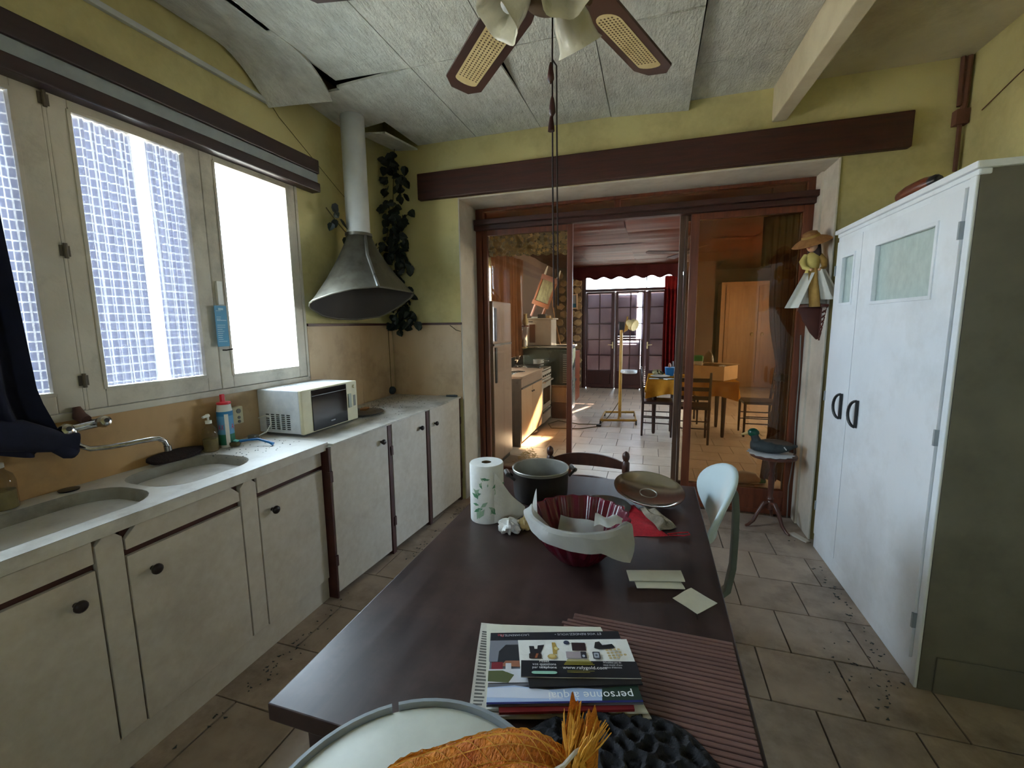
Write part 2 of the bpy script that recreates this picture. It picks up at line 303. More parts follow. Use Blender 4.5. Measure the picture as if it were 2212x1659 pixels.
# ------------------------------------------------------------------ mesh helpers
ORG = {}
class MB:
    def __init__(s): s.v = []; s.f = []; s.m = []; s.T = Matrix.Identity(4); s.mi = 0; s.uv = None
    def add(s, vs, fs):
        b = len(s.v); s.v += [tuple(s.T @ Vector(p)) for p in vs]
        s.f += [tuple(i + b for i in f) for f in fs]; s.m += [s.mi] * len(fs); return s
    def box(s, x0, x1, y0, y1, z0, z1):
        return s.add([(x0, y0, z0), (x1, y0, z0), (x1, y1, z0), (x0, y1, z0), (x0, y0, z1), (x1, y0, z1), (x1, y1, z1), (x0, y1, z1)],
                     [(0, 3, 2, 1), (4, 5, 6, 7), (0, 1, 5, 4), (1, 2, 6, 5), (2, 3, 7, 6), (3, 0, 4, 7)])
    def loft(s, rings, closed=True, cap0=True, cap1=True):
        n = len(rings[0]); vs = [p for r in rings for p in r]; fs = []
        for k in range(len(rings) - 1):
            for i in range(n if closed else n - 1):
                j = (i + 1) % n; fs.append((k * n + i, k * n + j, (k + 1) * n + j, (k + 1) * n + i))
        if cap0: fs.append(tuple(reversed(range(n))))
        if cap1: fs.append(tuple(range((len(rings) - 1) * n, len(rings) * n)))
        return s.add(vs, fs)
    def tube(s, pts, r, n=8, caps=True, flat=None):
        """tube along a polyline; r a number or a list; flat=(axis, factor) squashes it"""
        pts = [Vector(p) for p in pts]; rings = []; up = None
        for k, p in enumerate(pts):
            t = (pts[min(k + 1, len(pts) - 1)] - pts[max(k - 1, 0)]).normalized()
            if up is None:
                up = Vector((0, 0, 1)) if abs(t.z) < 0.9 else Vector((0, 1, 0))
            a = t.cross(up)
            if a.length < 1e-4: a = t.orthogonal()
            a.normalize(); b = a.cross(t).normalized(); up = b
            rr = r[k] if isinstance(r, (list, tuple)) else r
            rings.append([tuple(p + a * (math.cos(2 * math.pi * i / n) * rr) + b * (math.sin(2 * math.pi * i / n) * rr)) for i in range(n)])
        return s.loft(rings, True, caps, caps)
    def lathe(s, prof, c=(0, 0, 0), n=24, axis=None, sx=1, sy=1, fn=None, cap0=True, cap1=True):
        rings = []
        for k, (r, z) in enumerate(prof):
            ring = []
            for i in range(n):
                a = 2 * math.pi * i / n; q = r * (fn(a, k) if fn else 1)
                p = Vector((q * math.cos(a) * sx, q * math.sin(a) * sy, z))
                if axis is not None: p = axis @ p
                ring.append(tuple(p + Vector(c)))
            rings.append(ring)
        return s.loft(rings, True, cap0, cap1)
    def grid(s, fn, nu, nv, uv=False, us=1, vs_=1):
        vs = [fn(i / nu, j / nv) for j in range(nv + 1) for i in range(nu + 1)]
        fs = [(j * (nu + 1) + i, j * (nu + 1) + i + 1, (j + 1) * (nu + 1) + i + 1, (j + 1) * (nu + 1) + i) for j in range(nv) for i in range(nu)]
        if uv: s.uv = [(i / nu * us, j / nv * vs_) for j in range(nv + 1) for i in range(nu + 1)]
        return s.add(vs, fs)
    def prism(s, poly, d, frame=None):
        """outline poly (2-D) pushed along its normal by d, placed by frame (4x4)"""
        F = frame or Matrix.Identity(4); n = len(poly)
        vs = [tuple(F @ Vector((x, y, 0))) for x, y in poly] + [tuple(F @ Vector((x, y, d))) for x, y in poly]
        return s.add(vs, [tuple(reversed(range(n))), tuple(range(n, 2 * n))] + [(i, (i + 1) % n, n + (i + 1) % n, n + i) for i in range(n)])
    def ball(s, c, r, n=12, sx=1, sy=1, sz=1):
        prof = [(max(r * math.sin(math.pi * k / (n // 2 + 2)), 1e-4), -r * math.cos(math.pi * k / (n // 2 + 2)) * sz) for k in range(n // 2 + 3)]
        return s.lathe(prof, c, n, None, sx, sy)
    def mesh(s, name, mats, org=(0, 0, 0), smooth=None, bevel=0, solid=0):
        me = bpy.data.meshes.new(name); o = Vector(org)
        me.from_pydata([tuple(Vector(p) - o) for p in s.v], [], s.f)
        if not isinstance(mats, (list, tuple)): mats = [mats]
        for m in mats: me.materials.append(MATS[m] if isinstance(m, str) else m)
        if s.uv:
            l = me.uv_layers.new(name='UVMap')
            for p in me.polygons:
                for li in p.loop_indices: l.data[li].uv = s.uv[me.loops[li].vertex_index]
        if len(mats) > 1:
            for p, k in zip(me.polygons, s.m): p.material_index = k
        bm = bmesh.new(); bm.from_mesh(me)
        bmesh.ops.recalc_face_normals(bm, faces=bm.faces)
        if bevel:
            es = [e for e in bm.edges if len(e.link_faces) == 2 and e.calc_face_angle(0) > 0.5]
            bmesh.ops.bevel(bm, geom=es, offset=bevel, segments=2, affect='EDGES', profile=0.6, clamp_overlap=True)
        bm.to_mesh(me); bm.free()
        if smooth is not None:
            for p in me.polygons: p.use_smooth = True
            me.set_sharp_from_angle(angle=R(smooth))
        return me
def link(name, me, parent=None, org=(0, 0, 0)):
    o = bpy.data.objects.new(name, me); COL.objects.link(o); o.location = Vector(org)
    if parent is not None:
        o.parent = parent; o.location = Vector(org) - ORG[parent]
    ORG[o] = Vector(org)
    return o
def part(mb, name, m, parent, smooth=None, bevel=0, label=None, stuff=False):
    org = ORG[parent]
    o = link(name, mb.mesh(name, m, org, smooth, bevel), parent, org)
    if label: o['label'] = label
    if stuff: o['kind'] = 'stuff'
    return o
def thing(name, label, cat, loc, group=None):
    o = bpy.data.objects.new(name, None); COL.objects.link(o); o.location = loc; o.empty_display_size = 0.1; ORG[o] = Vector(loc)
    o['label'] = label; o['category'] = cat
    if group: o['group'] = group
    return o
def single(mb, name, m, label, cat, smooth=None, bevel=0, group=None, org=None):
    if org is None:
        xs, ys, zs = zip(*mb.v); org = ((min(xs) + max(xs)) / 2, (min(ys) + max(ys)) / 2, min(zs))
    o = link(name, mb.mesh(name, m, org, smooth, bevel), None, org)
    o['label'] = label; o['category'] = cat
    if group: o['group'] = group
    return o
def struct(name, mb=None, m=None, smooth=None, bevel=0, loc=(0, 0, 0)):
    if mb is None:
        o = bpy.data.objects.new(name, None); COL.objects.link(o); o.location = loc; ORG[o] = Vector(loc)
    else:
        o = link(name, mb.mesh(name, m, loc, smooth, bevel), None, loc)
    o['kind'] = 'structure'; return o
def dup(root, loc, rz=0.0, label=None, group=None):
    def cp(o, par):
        c = o.copy(); COL.objects.link(c)
        if par is not None: c.parent = par
        for ch in o.children: cp(ch, c)
        return c
    r = cp(root, None); r.location = loc; r.rotation_euler = (0, 0, rz)
    if label: r['label'] = label
    if group: r['group'] = group
    return r
def fr(o, x, y, z=None):
    """4x4 frame from origin and axes"""
    x = Vector(x).normalized(); y = Vector(y); y = (y - x * y.dot(x)).normalized(); z = x.cross(y)
    m = Matrix((x, y, z)).transposed().to_4x4(); m.translation = Vector(o); return m
def text(body, size, frame, m, parent, name='lettering', sx=1.0, align='LEFT', depth=0.0):
    cu = bpy.data.curves.new('t', 'FONT'); cu.body = body; cu.size = size; cu.extrude = depth; cu.align_x = align; cu.resolution_u = 2
    t = bpy.data.objects.new('t', cu); COL.objects.link(t)
    dg = bpy.context.evaluated_depsgraph_get(); me = bpy.data.meshes.new_from_object(t.evaluated_get(dg))
    bpy.data.objects.remove(t); bpy.data.curves.remove(cu)
    S = Matrix.Diagonal((sx, 1, 1, 1))
    off = Matrix.Translation(-ORG[parent])
    me.transform(off @ frame @ S); me.materials.clear(); me.materials.append(MATS[m] if isinstance(m, str) else m); me.name = name
    o = bpy.data.objects.new(name, me); COL.objects.link(o); o.parent = parent
    ORG[o] = ORG[parent]; return o
def rrect(x0, x1, y0, y1, r, n=6):
    p = []
    for cx, cy_, a0 in ((x1 - r, y0 + r, -90), (x1 - r, y1 - r, 0), (x0 + r, y1 - r, 90), (x0 + r, y0 + r, 180)):
        for k in range(n + 1):
            a = R(a0 + 90 * k / n); p.append((cx + r * math.cos(a), cy_ + r * math.sin(a)))
    return p
def ell(cx, cy_, a, b, n=24): return [(cx + a * math.cos(2 * math.pi * k / n), cy_ + b * math.sin(2 * math.pi * k / n)) for k in range(n)]
def arc(c, r, a0, a1, n, plane='xz', fix=0):
    out = []
    for k in range(n + 1):
        a = R(a0 + (a1 - a0) * k / n); p, q = c[0] + r * math.cos(a), c[1] + r * math.sin(a)
        out.append({'xz': (p, fix, q), 'yz': (fix, p, q), 'xy': (p, q, fix)}[plane])
    return out
def drape(p0, p1, zt, zb, folds, amp, nu=64, nv=10, wob=0.15, pinch=None, seed=1):
    """hanging cloth between two floor-plan points, with vertical folds"""
    rd = random.Random(seed); ph = [rd.uniform(0, 6) for _ in range(4)]
    p0 = Vector(p0); p1 = Vector(p1); d = p1 - p0; n = Vector((-d.y, d.x, 0)).normalized()
    def fn(u, v):
        z = zt + (zb - zt) * v; w = 1.0
        if pinch: w = pinch(v)
        uu = 0.5 + (u - 0.5) * w
        q = p0 + d * uu + n * (amp * (0.6 + 0.4 * v) * math.sin(2 * math.pi * folds * u + wob * 6 * math.sin(3 * v + ph[0])) + amp * 0.4 * math.sin(2 * math.pi * folds * 0.37 * u + ph[1] + v))
        return (q.x, q.y, z)
    return MB().grid(fn, nu, nv)

# ================================================================== THE SETTING: kitchen shell
YB, XL, XR = 3.36, -2.16, 1.68
ground = struct('ground', MB().box(-40, 40, -30, 50, -0.3, -0.12), 'pale_ground')
roof = struct('roof', MB().box(-2.6, 3.6, -1.9, 10.5, 3.25, 3.4).box(1.05, 3.6, 10.5, 12.0, 3.25, 3.4), 'dark_void')
# floor: bedding slab and single tiles
floor = struct('floor', MB().box(-2.3, 1.9, -1.7, 3.74, -0.10, -0.008), 'grout')
tile_me = MB().box(-0.155, 0.155, -0.154, 0.154, -0.012, 0.0).mesh('tile', 'floor_tile', bevel=0.002)
for row in range(-8, 7):
    y0 = 1.80 + row * 0.314 + 0.157
    off = 0.652 if row % 2 else 0.50
    k0 = math.floor((XL - off) / 0.316) - 0
    for k in range(k0, 20):
        xc = off + k * 0.316 + 0.158
        if xc - 0.155 > XR + 0.02: break
        if xc + 0.155 < -1.70 and row < 5: continue
        if xc > 1.18 and row >= 1: continue
        o = bpy.data.objects.new('tile', tile_me); COL.objects.link(o); o.parent = floor
        o.location = (xc, y0, random.uniform(-0.0015, 0.0005)); o.rotation_euler = (random.uniform(-.002, .002), random.uniform(-.002, .002), random.uniform(-.004, .004))
b = MB().box(-2.3, 1.9, -1.7, -0.72, -0.01, 0.0)
part(b, 'rear_floor_strip', 'floor_tile', floor)
# walls
b = MB()
b.box(-2.28, XL, -1.7, 3.715, -0.1, 1.17); b.box(-2.28, XL, -1.7, 3.715, 2.42, 3.25)
b.box(-2.28, XL, -1.7, -0.10, 1.17, 2.42); b.box(-2.28, XL, 2.34, 3.715, 1.17, 2.42)
wl = struct('wall_left', b, 'yellow_paint')
b = MB()
b.box(XL, -1.50, YB, 3.72, 0, 3.25); b.box(1.085, 1.9, YB, 3.72, 0, 3.25); b.box(-1.50, 1.085, YB, 3.72, 2.505, 3.25)
wb = struct('wall_back', b, 'yellow_paint')
struct('wall_right', MB().box(XR, 1.9, -1.7, YB, -0.1, 3.25), 'yellow_paint')
b = MB(); b.box(XL, XR, -1.7, -1.6, -0.1, 1.6); b.box(XL, XR, -1.7, -1.6, 2.0, 3.25); b.box(XL, 0.0, -1.7, -1.6, 1.6, 2.0); b.box(0.5, XR, -1.7, -1.6, 1.6, 2.0)
struct('wall_rear', b, 'yellow_paint')
w3 = struct('added_fill_window', loc=(0.25, -1.65, 1.6))  # added window behind the camera, lets in fill daylight
b = MB(); b.box(0, .04, -1.69, -1.61, 1.6, 2.0); b.box(.46, .5, -1.69, -1.61, 1.6, 2.0); b.box(.04, .46, -1.69, -1.61, 1.6, 1.64); b.box(.04, .46, -1.69, -1.61, 1.96, 2.0)
part(b, 'frame', 'sash_paint', w3)
part(MB().box(.04, .46, -1.652, -1.648, 1.64, 1.96), 'pane', 'pane_clear', w3)
# white reveal lining of the opening
b = MB(); b.box(-1.502, -1.492, YB - 0.004, 3.70, 0, 2.505); part(b, 'reveal_lining', 'white_plaster', wb)
b = MB(); b.box(1.075, 1.087, YB - 0.012, 3.70, 0, 2.50); b.box(1.06, 1.087, 3.60, 3.70, 0, 2.5); part(b, 'reveal_lining', 'white_plaster', wb, bevel=0.003)
b = MB(); b.box(-1.492, 1.075, YB + 0.002, 3.70, 2.494, 2.506); part(b, 'reveal_lining', 'white_plaster', wb)
# tan splash panels below the dado strip
def panel(par, *bx, m='splash_laminate'): return part(MB().box(*bx), 'splash_panel', m, par, bevel=0.001)
panel(wl, XL, XL + 0.008, -0.10, 1.72, 0.88, 1.175, m='splash_laminate_dark'); panel(wl, XL, XL + 0.008, 1.723, 2.352, 0.88, 1.175)
panel(wl, XL, XL + 0.008, 2.355, 2.90, 0.88, 1.505); panel(wl, XL, XL + 0.008, 2.903, YB - 0.01, 0.88, 1.505)
panel(wb, XL + 0.01, -1.502, YB - 0.008, YB, 0.88, 1.505)
b = MB(); b.box(XL, XL + 0.016, 2.356, YB, 1.505, 1.523); b.box(XL + 0.016, -1.495, YB - 0.016, YB, 1.505, 1.523)
struct('trim_1', b, 'cabinet_trim', bevel=0.002)
# dark lintel board over the opening, painted ceiling beam
struct('trim_2', MB().box(-1.832, 1.42, YB - 0.055, YB, 2.505, 2.706), 'dark_beam', bevel=0.008)
b = MB(); b.loft([[(0.885, -1.55, 2.757), (0.965, -1.55, 2.757), (0.965, -1.55, 2.99), (0.885, -1.55, 2.99)], [(0.69, YB, 2.757), (0.772, YB, 2.757), (0.772, YB, 2.99), (0.69, YB, 2.99)]])
struct('ceiling_beam', b, 'beam_paint', bevel=0.006)
# rusty pipe pair and crack cover in the right corner
b = MB(); b.tube([(1.655, YB - 0.03, 2.96), (1.655, YB - 0.03, 2.72), (1.645, YB - 0.035, 2.66)], 0.016, 8); b.tube([(1.625, YB - 0.03, 2.96), (1.63, YB - 0.03, 2.70)], 0.012, 8)
b.box(1.615, 1.675, YB - 0.05, YB - 0.002, 2.60, 2.68); b.tube([(1.645, YB - 0.025, 2.62), (1.65, YB - 0.02, 2.35)], 0.012, 6); b.tube([(1.668, 3.2, 2.62), (1.676, 3.0, 2.68), (1.676, 2.9, 2.70)], 0.003, 5)
single(b, 'corner_pipe', 'rust_pipe', 'rusty brown pipe stub running up the right corner above the wardrobe', 'pipe', smooth=40)

# ceiling: void above, fibre boards below as single panels
ceil = struct('ceiling', MB().box(-2.3, 1.9, -1.7, 3.72, 3.16, 3.24), 'dark_void')
def board(x0, x1, y0, y1, z0=2.938, t=0.014, sag=None, m='fibre_board'):
    g = 0.0025; n = 8
    def top(u, v):
        x = x0 + g + (x1 - x0 - 2 * g) * u; y = y0 + g + (y1 - y0 - 2 * g) * v
        return (x, y, z0 - (sag(u, v) if sag else 0))
    lo = [[top(i / n, j / n) for i in range(n + 1)] for j in range(n + 1)]
    b = MB(); vs = [p for r in lo for p in r] + [(p[0], p[1], p[2] + t) for r in lo for p in r]; k = (n + 1) ** 2; w = n + 1
    fs = []
    for j in range(n):
        for i in range(n):
            a = j * w + i; fs += [(a, a + w, a + w + 1, a + 1), (k + a, k + a + 1, k + a + w + 1, k + a + w)]
    for i in range(n):
        fs += [(i, i + 1, k + i + 1, k + i), (n * w + i + 1, n * w + i, k + n * w + i, k + n * w + i + 1),
               ((i + 1) * w, i * w, k + i * w, k + (i + 1) * w), (i * w + n, (i + 1) * w + n, k + (i + 1) * w + n, k + i * w + n)]
    b.add(vs, fs); return part(b, 'ceiling_panel', m, ceil, smooth=40)
XS = [-1.842, -1.335, -0.825, -0.315, 0.195]; YS = [-1.62, -0.61, 0.39, 1.39, 2.39, 3.372]
for i in range(4):
    for j in range(5):
        s = None
        if (i, j) == (1, 4): s = lambda u, v: 0.045 * max(0, u - 0.45) ** 2 * 3.3 * max(0, 1 - v) ** 2
        elif (i, j) == (0, 3): s = lambda u, v: -0.03 * max(0, v - 0.5) * (1 - u)
        elif (i, j) == (0, 4): s = lambda u, v: 0.02 * (1 - v) * (1 - u)
        elif (i, j) == (3, 4): s = lambda u, v: 0.03 * v * u + 0.006
        elif (i, j) == (2, 4): s = lambda u, v: 0.008 * math.sin(3 * v)
        board(XS[i], XS[i + 1], YS[j], YS[j + 1], sag=s)
for j in range(3): board(-2.158, -1.842, YS[j], YS[j + 1])
# the board that has come loose along the window wall and hangs down
def loose(u, v):
    x = -2.14 + u * 0.325; yend = 2.17 + 0.26 * u; y = 1.39 + (yend - 1.39) * v
    k = max(0, (v - 0.62) / 0.38) ** 1.7; x -= 0.09 * u * k
    return (x, y, 2.938 - k * (0.185 - 0.115 * u))
b = MB().grid(loose, 8, 18); b.grid(lambda u, v: (loose(u, v)[0], loose(u, v)[1], loose(u, v)[2] + 0.013), 8, 18)
n0 = 9 * 19
rim = [i for i in range(9)] + [9 * j + 8 for j in range(1, 19)] + [9 * 18 + i for i in range(7, -1, -1)] + [9 * j for j in range(17, 0, -1)]
b.f += [(rim[k], rim[(k + 1) % len(rim)], n0 + rim[(k + 1) % len(rim)], n0 + rim[k]) for k in range(len(rim))]; b.m += [0] * len(rim)
part(b, 'ceiling_panel', 'fibre_board', ceil, smooth=40, label='loose ceiling board hanging down at the window wall')
board(-2.158, -1.842, 2.44, 2.90, z0=2.93, sag=lambda u, v: 0.03 * (1 - u) * v)
board(-2.06, -1.842, 2.90, 3.372, z0=2.925, sag=lambda u, v: 0.05 * (1 - v) + 0.02 * u)
for x0, x1 in ((0.20, 0.72),):
    for y0, y1 in ((-1.62, -0.15), (-0.15, 0.85), (0.85, 1.85), (1.85, 2.93), (2.93, 3.372)): board(x0, x1, y0, y1, z0=2.962)
board(0.72, 0.90, -1.62, 1.9, z0=2.962)
part(MB().box(0.72, XR + 0.01, -1.62, 3.37, 2.972, 3.02), 'plastered_ceiling', 'rough_ceiling', ceil)

# ------------------------------------------------------------------ window_1 (three casements seen, fourth behind the curtain)
win = struct('window_1', loc=(XL, 1.12, 1.17))
def sash(y0, y1, z0, z1, gy0, gy1, gz0, gz1, x0=-2.205, x1=-2.150):
    b = MB()
    b.box(x0, x1, y0, gy0, z0, z1); b.box(x0, x1, gy1, y1, z0, z1); b.box(x0, x1, gy0, gy1, z0, gz0); b.box(x0, x1, gy0, gy1, gz1, z1)
    s = part(b, 'sash', 'sash_paint', win, bevel=0.004)
    b = MB()
    for q in ((gy0 - .006, gy0 + .008, gz0, gz1), (gy1 - .008, gy1 + .006, gz0, gz1), (gy0, gy1, gz0 - .006, gz0 + .008), (gy0, gy1, gz1 - .008, gz1 + .006)):
        b.box(x1 - 0.03, x1 + 0.004, q[0], q[1], q[2], q[3])
    part(b, 'glazing_bead', 'sash_paint', s, bevel=0.002)
    part(MB().box(-2.186, -2.182, gy0, gy1, gz0, gz1), 'pane', 'pane_clear', s)
    return s
sash(1.722, 2.325, 1.182, 2.425, 1.79, 2.262, 1.245, 2.345)
sash(1.140, 1.718, 1.182, 2.425, 1.205, 1.648, 1.255, 2.335)
sash(0.545, 1.128, 1.182, 2.425, 0.61, 1.045, 1.255, 2.335)
sash(-0.045, 0.541, 1.182, 2.425, 0.02, 0.475, 1.255, 2.335)
b = MB(); b.box(-2.27, -2.145, 2.325, 2.345, 1.165, 2.43); b.box(-2.27, -2.145, -0.065, -0.045, 1.165, 2.43); b.box(-2.27, -2.145, -0.065, 2.345, 2.426, 2.455); b.box(-2.30, -2.145, -0.065, 2.345, 1.150, 1.180)
b.box(-2.21, -2.15, 1.128, 1.140, 1.18, 2.425)
part(b, 'frame', 'sash_paint', win, bevel=0.003)
for z in (1.30, 1.80, 2.34):
    b = MB(); b.tube([(-2.142, 1.134, z - 0.028), (-2.142, 1.134, z + 0.028)], 0.007, 8); b.box(-2.150, -2.146, 1.118, 1.150, z - 0.02, z + 0.02)
    part(b, 'hinge', 'stem_grey', win, smooth=40)
b = MB(); b.box(-2.150, -2.136, 1.735, 1.765, 1.62, 1.74); part(b, 'lock_plate', 'white_plastic', win, bevel=0.002)
b = MB(); b.tube([(-2.15, 1.745, 1.385), (-2.125, 1.745, 1.385), (-2.115, 1.775, 1.390)], 0.004, 6); part(b, 'hook', 'black_metal', win, smooth=40)
b = MB(); b.box(-2.45, -2.28, -0.2, 2.45, 1.10, 1.155); part(b, 'outer_sill', 'pale_ground', win)

# net curtains on two casements
def netc(y0, y1, label, seed, split=None):
    rd = random.Random(seed)
    def fn(u, v):
        y = y0 + (y1 - y0) * u; z = 2.325 - 1.06 * v
        return (-2.172 + 0.007 * math.sin(38 * u + 2 * math.sin(2.5 * v)) + 0.003 * math.sin(90 * u + 4 * v), y, z)
    b = MB().grid(fn, 70, 24, uv=True, us=(y1 - y0) / .0175, vs_=1.06 / .036)
    return single(b, 'net_curtain', 'net_curtain', label, 'curtain', smooth=180)
netc(1.21, 1.425, 'white square-mesh net curtain hanging in the left half of the middle window pane', 3)
netc(1.478, 1.645, 'narrow strip of white net curtain at the right side of the middle window pane', 4)
netc(0.615, 1.04, 'white net curtain in the left window pane beside the navy drape', 5)

# ------------------------------------------------------------------ door_1: the wide sliding door in the back opening
dr = struct('door_1', loc=(-0.2, 3.72, 0))
b = MB(); b.box(-1.50, -1.425, 3.70, 3.80, 0, 2.505); b.box(1.02, 1.085, 3.705, 3.80, 0, 2.505); b.box(-1.425, 1.02, 3.70, 3.80, 2.47, 2.505); b.box(-0.31, -0.265, 3.70, 3.79, 2.38, 2.47)
part(b, 'frame', 'door_wood', dr, bevel=0.003)
part(MB().box(-1.475, 1.075, 3.605, 3.655, 2.345, 2.385), 'track', 'dark_beam', dr, bevel=0.003)
part(MB().box(-1.495, 1.083, 3.655, 3.735, 2.31, 2.385), 'head_rail', 'dark_beam', dr, bevel=0.003)
for x0, x1 in ((-1.425, -0.31), (-0.265, 1.02)): part(MB().box(x0, x1, 3.745, 3.75, 2.385, 2.47), 'transom_pane', 'pane_smoked', dr)
def slider(x0, x1, y, lw, rw, bot, top, gm, m='door_wood', yt=0.035):
    b = MB(); b.box(x0, x0 + lw, y, y + yt, 0.012, top); b.box(x1 - rw, x1, y, y + yt, 0.012, top)
    b.box(x0 + lw, x1 - rw, y, y + yt, bot - 0.055, bot); b.box(x0 + lw, x1 - rw, y, y + yt, 0.012, 0.045); b.box(x0 + lw, x1 - rw, y, y + yt, top - 0.06, top)
    b.box(x0 + lw, x1 - rw, y + 0.008, y + yt - 0.008, 0.045, bot - 0.055)
    s = part(b, 'sliding_panel', m, dr, bevel=0.003)
    part(MB().box(x0 + lw - .005, x1 - rw + .005, y + 0.015, y + 0.019, bot - .005, top - 0.055), 'pane', gm, s)
    return s
slider(-1.44, -0.640, 3.70, 0.05, 0.045, 0.20, 2.325, 'pane_dusty')
s = slider(0.262, 1.075, 3.70, 0.06, 0.075, 0.205, 2.325, 'pane_amber', yt=0.035)
b = MB(); b.box(0.186, 0.222, 3.742, 3.79, 0.012, 2.325); b.box(0.226, 0.245, 3.742, 3.79, 0.012, 2.325)
b.box(0.245, 1.06, 3.755, 3.785, 0.012, 0.195); b.box(0.245, 1.06, 3.755, 3.785, 2.27, 2.325); b.box(1.0, 1.06, 3.755, 3.785, 0.195, 2.27)
s = part(b, 'sliding_panel', 'old_wood', dr, bevel=0.003)
part(MB().box(0.245, 1.0, 3.768, 3.771, 0.195, 2.27), 'pane', 'pane_amber', s)
b = MB(); b.box(-1.5, 1.085, 3.69, 3.80, -0.02, 0.010); part(b, 'threshold', 'old_wood', dr, bevel=0.003)
# thin cable down the right jamb
single(MB().tube([(1.035, 3.692, 1.40), (1.045, 3.690, 1.1), (1.043, 3.692, 0.8), (1.05, 3.690, 0.5), (1.03, 3.692, 0.25), (1.035, 3.690, 0.0)], 0.0045, 6),
       'cable', 'grey_cable', 'thin grey cable running down the right jamb of the sliding door', 'cable', smooth=40)

# ================================================================== THE SETTING: the far room
FX0, FX1, FY = -2.16, 3.2, 10.3
ff = struct('floor', MB().box(-2.4, 3.4, 3.74, 11.9, -0.10, -0.008), 'grout')
me2 = MB().box(-0.1625, 0.1625, -0.1625, 0.1625, -0.012, 0.0).mesh('tile', 'floor_tile_clean', bevel=0.002)
for row in range(12):
    y0 = 3.755 + 0.33 * row + 0.165
    for k in range(15):
        xc = -2.03 + 0.33 * k + (0.165 if row % 2 else 0)
        if xc > 2.6: continue
        o = bpy.data.objects.new('tile', me2); COL.objects.link(o); o.parent = ff
        o.location = (xc, y0, random.uniform(-0.001, 0.0005)); o.rotation_euler = (random.uniform(-.0015, .0015), random.uniform(-.0015, .0015), 0)
part(MB().box(-2.4, 3.4, 7.715, 11.9, -0.01, 0.0), 'far_floor_area', 'far_floor_tiles', ff)
part(MB().box(2.72, 3.4, 3.74, 7.715, -0.01, 0.0), 'far_floor_area', 'far_floor_tiles', ff)
b = MB(); b.box(-2.45, FX0, 3.72, 12.0, -0.1, 0.9); b.box(-2.45, FX0, 3.72, 12.0, 2.40, 3.25); b.box(-2.45, FX0, 3.72, 4.55, 0.9, 2.4); b.box(-2.45, FX0, 7.25, 12.0, 0.9, 2.4)
struct('wall_left', b, 'far_wall')
b = MB(); b.box(-2.2, -1.515, FY, FY + 0.09, 0, 3.25); b.box(0.72, 1.05, FY, FY + 0.09, 0, 3.25); b.box(-1.515, 0.72, FY, FY + 0.09, 2.60, 3.25)
b.box(1.05, 1.25, FY, 11.9, 0, 3.25); b.box(1.05, 3.4, 11.8, 11.95, 0, 3.25)
wf = struct('wall_back', b, 'far_wall')
b = MB(); b.box(FX1, 3.34, 3.72, 11.95, -0.1, .9); b.box(FX1, 3.34, 3.72, 11.95, 2.3, 3.25); b.box(FX1, 3.34, 3.72, 6.0, .9, 2.3); b.box(FX1, 3.34, 9.4, 11.95, .9, 2.3)
struct('wall_right', b, 'far_wall')
w4 = struct('window_4', loc=(FX1, 7.7, 0.9))
b = MB(); b.box(3.22, 3.3, 6.0, 6.07, .9, 2.3); b.box(3.22, 3.3, 9.33, 9.4, .9, 2.3); b.box(3.22, 3.3, 6.07, 9.33, .9, .97); b.box(3.22, 3.3, 6.07, 9.33, 2.23, 2.3); b.box(3.22, 3.3, 7.66, 7.74, .97, 2.23)
part(b, 'frame', 'sash_paint', w4)
part(MB().box(3.258, 3.262, 6.07, 7.66, .97, 2.23), 'pane', 'pane_clear', w4); part(MB().box(3.258, 3.262, 7.74, 9.33, .97, 2.23), 'pane', 'pane_clear', w4)
b = MB(); b.box(1.9, 3.3, 3.72, 3.80, 0, 3.25); b.box(-2.2, -1.5, 3.72, 3.80, 0, 3.25); b.box(1.085, 1.9, 3.72, 3.80, 0, 3.25); b.box(-1.5, 1.085, 3.72, 3.80, 2.505, 3.25)
struct('wall_front', b, 'far_wall')
# crazy stone facing left of the French doors
sb = struct('trim_3', MB().box(-2.15, -1.56, FY - 0.05, FY - 0.002, 0, 2.7), 'mortar')
rd = random.Random(11)
for j in range(15):
    for i in range(3):
        cx = -2.04 + 0.2 * i + rd.uniform(-.03, .03) + (0.06 if j % 2 else 0); cz = 0.1 + 0.18 * j + rd.uniform(-.02, .02); n = rd.randint(5, 7); r0 = rd.uniform(.085, .105)
        if cx + r0 > -1.545: cx = -1.545 - r0 * 0.9
        poly = [(r0 * rd.uniform(.8, 1.12) * math.cos(2 * math.pi * k / n), r0 * rd.uniform(.8, 1.05) * 0.95 * math.sin(2 * math.pi * k / n)) for k in range(n)]
        part(MB().prism(poly, rd.uniform(.02, .045), fr((cx, FY - 0.045, cz), (1, 0, 0), (0, 0, 1))), 'stone', 'stone', sb, bevel=0.008)
# plank ceiling, boards sagging
fc = struct('ceiling', MB().box(-2.3, 3.3, 3.72, FY + .08, 2.95, 3.05).box(1.05, 3.3, FY + .08, 11.95, 2.95, 3.05), 'dark_void')
rd = random.Random(5)
for j in range(9):
    y0 = 3.82 + 0.9 * j
    for i in range(6):
        x0 = -2.16 + 0.9 * i
        if y0 > FY - .5 and x0 < 1.0: continue
        a = rd.uniform(0.004, 0.016); p = rd.uniform(0, 6); q = rd.uniform(0, .012)
        def fn(u, v, x0=x0, y0=y0, a=a, p=p, q=q): return (x0 + 0.893 * u, y0 + 0.893 * v, 2.755 - q - a * math.sin(math.pi * v) - a * 0.5 * math.sin(5 * v * math.pi + p) * math.sin(math.pi * u))
        b = MB().grid(fn, 4, 10); b.grid(lambda u, v: (fn(u, v)[0], fn(u, v)[1], 2.79), 1, 1)
        part(b, 'ceiling_panel', 'far_plank', fc, smooth=50)
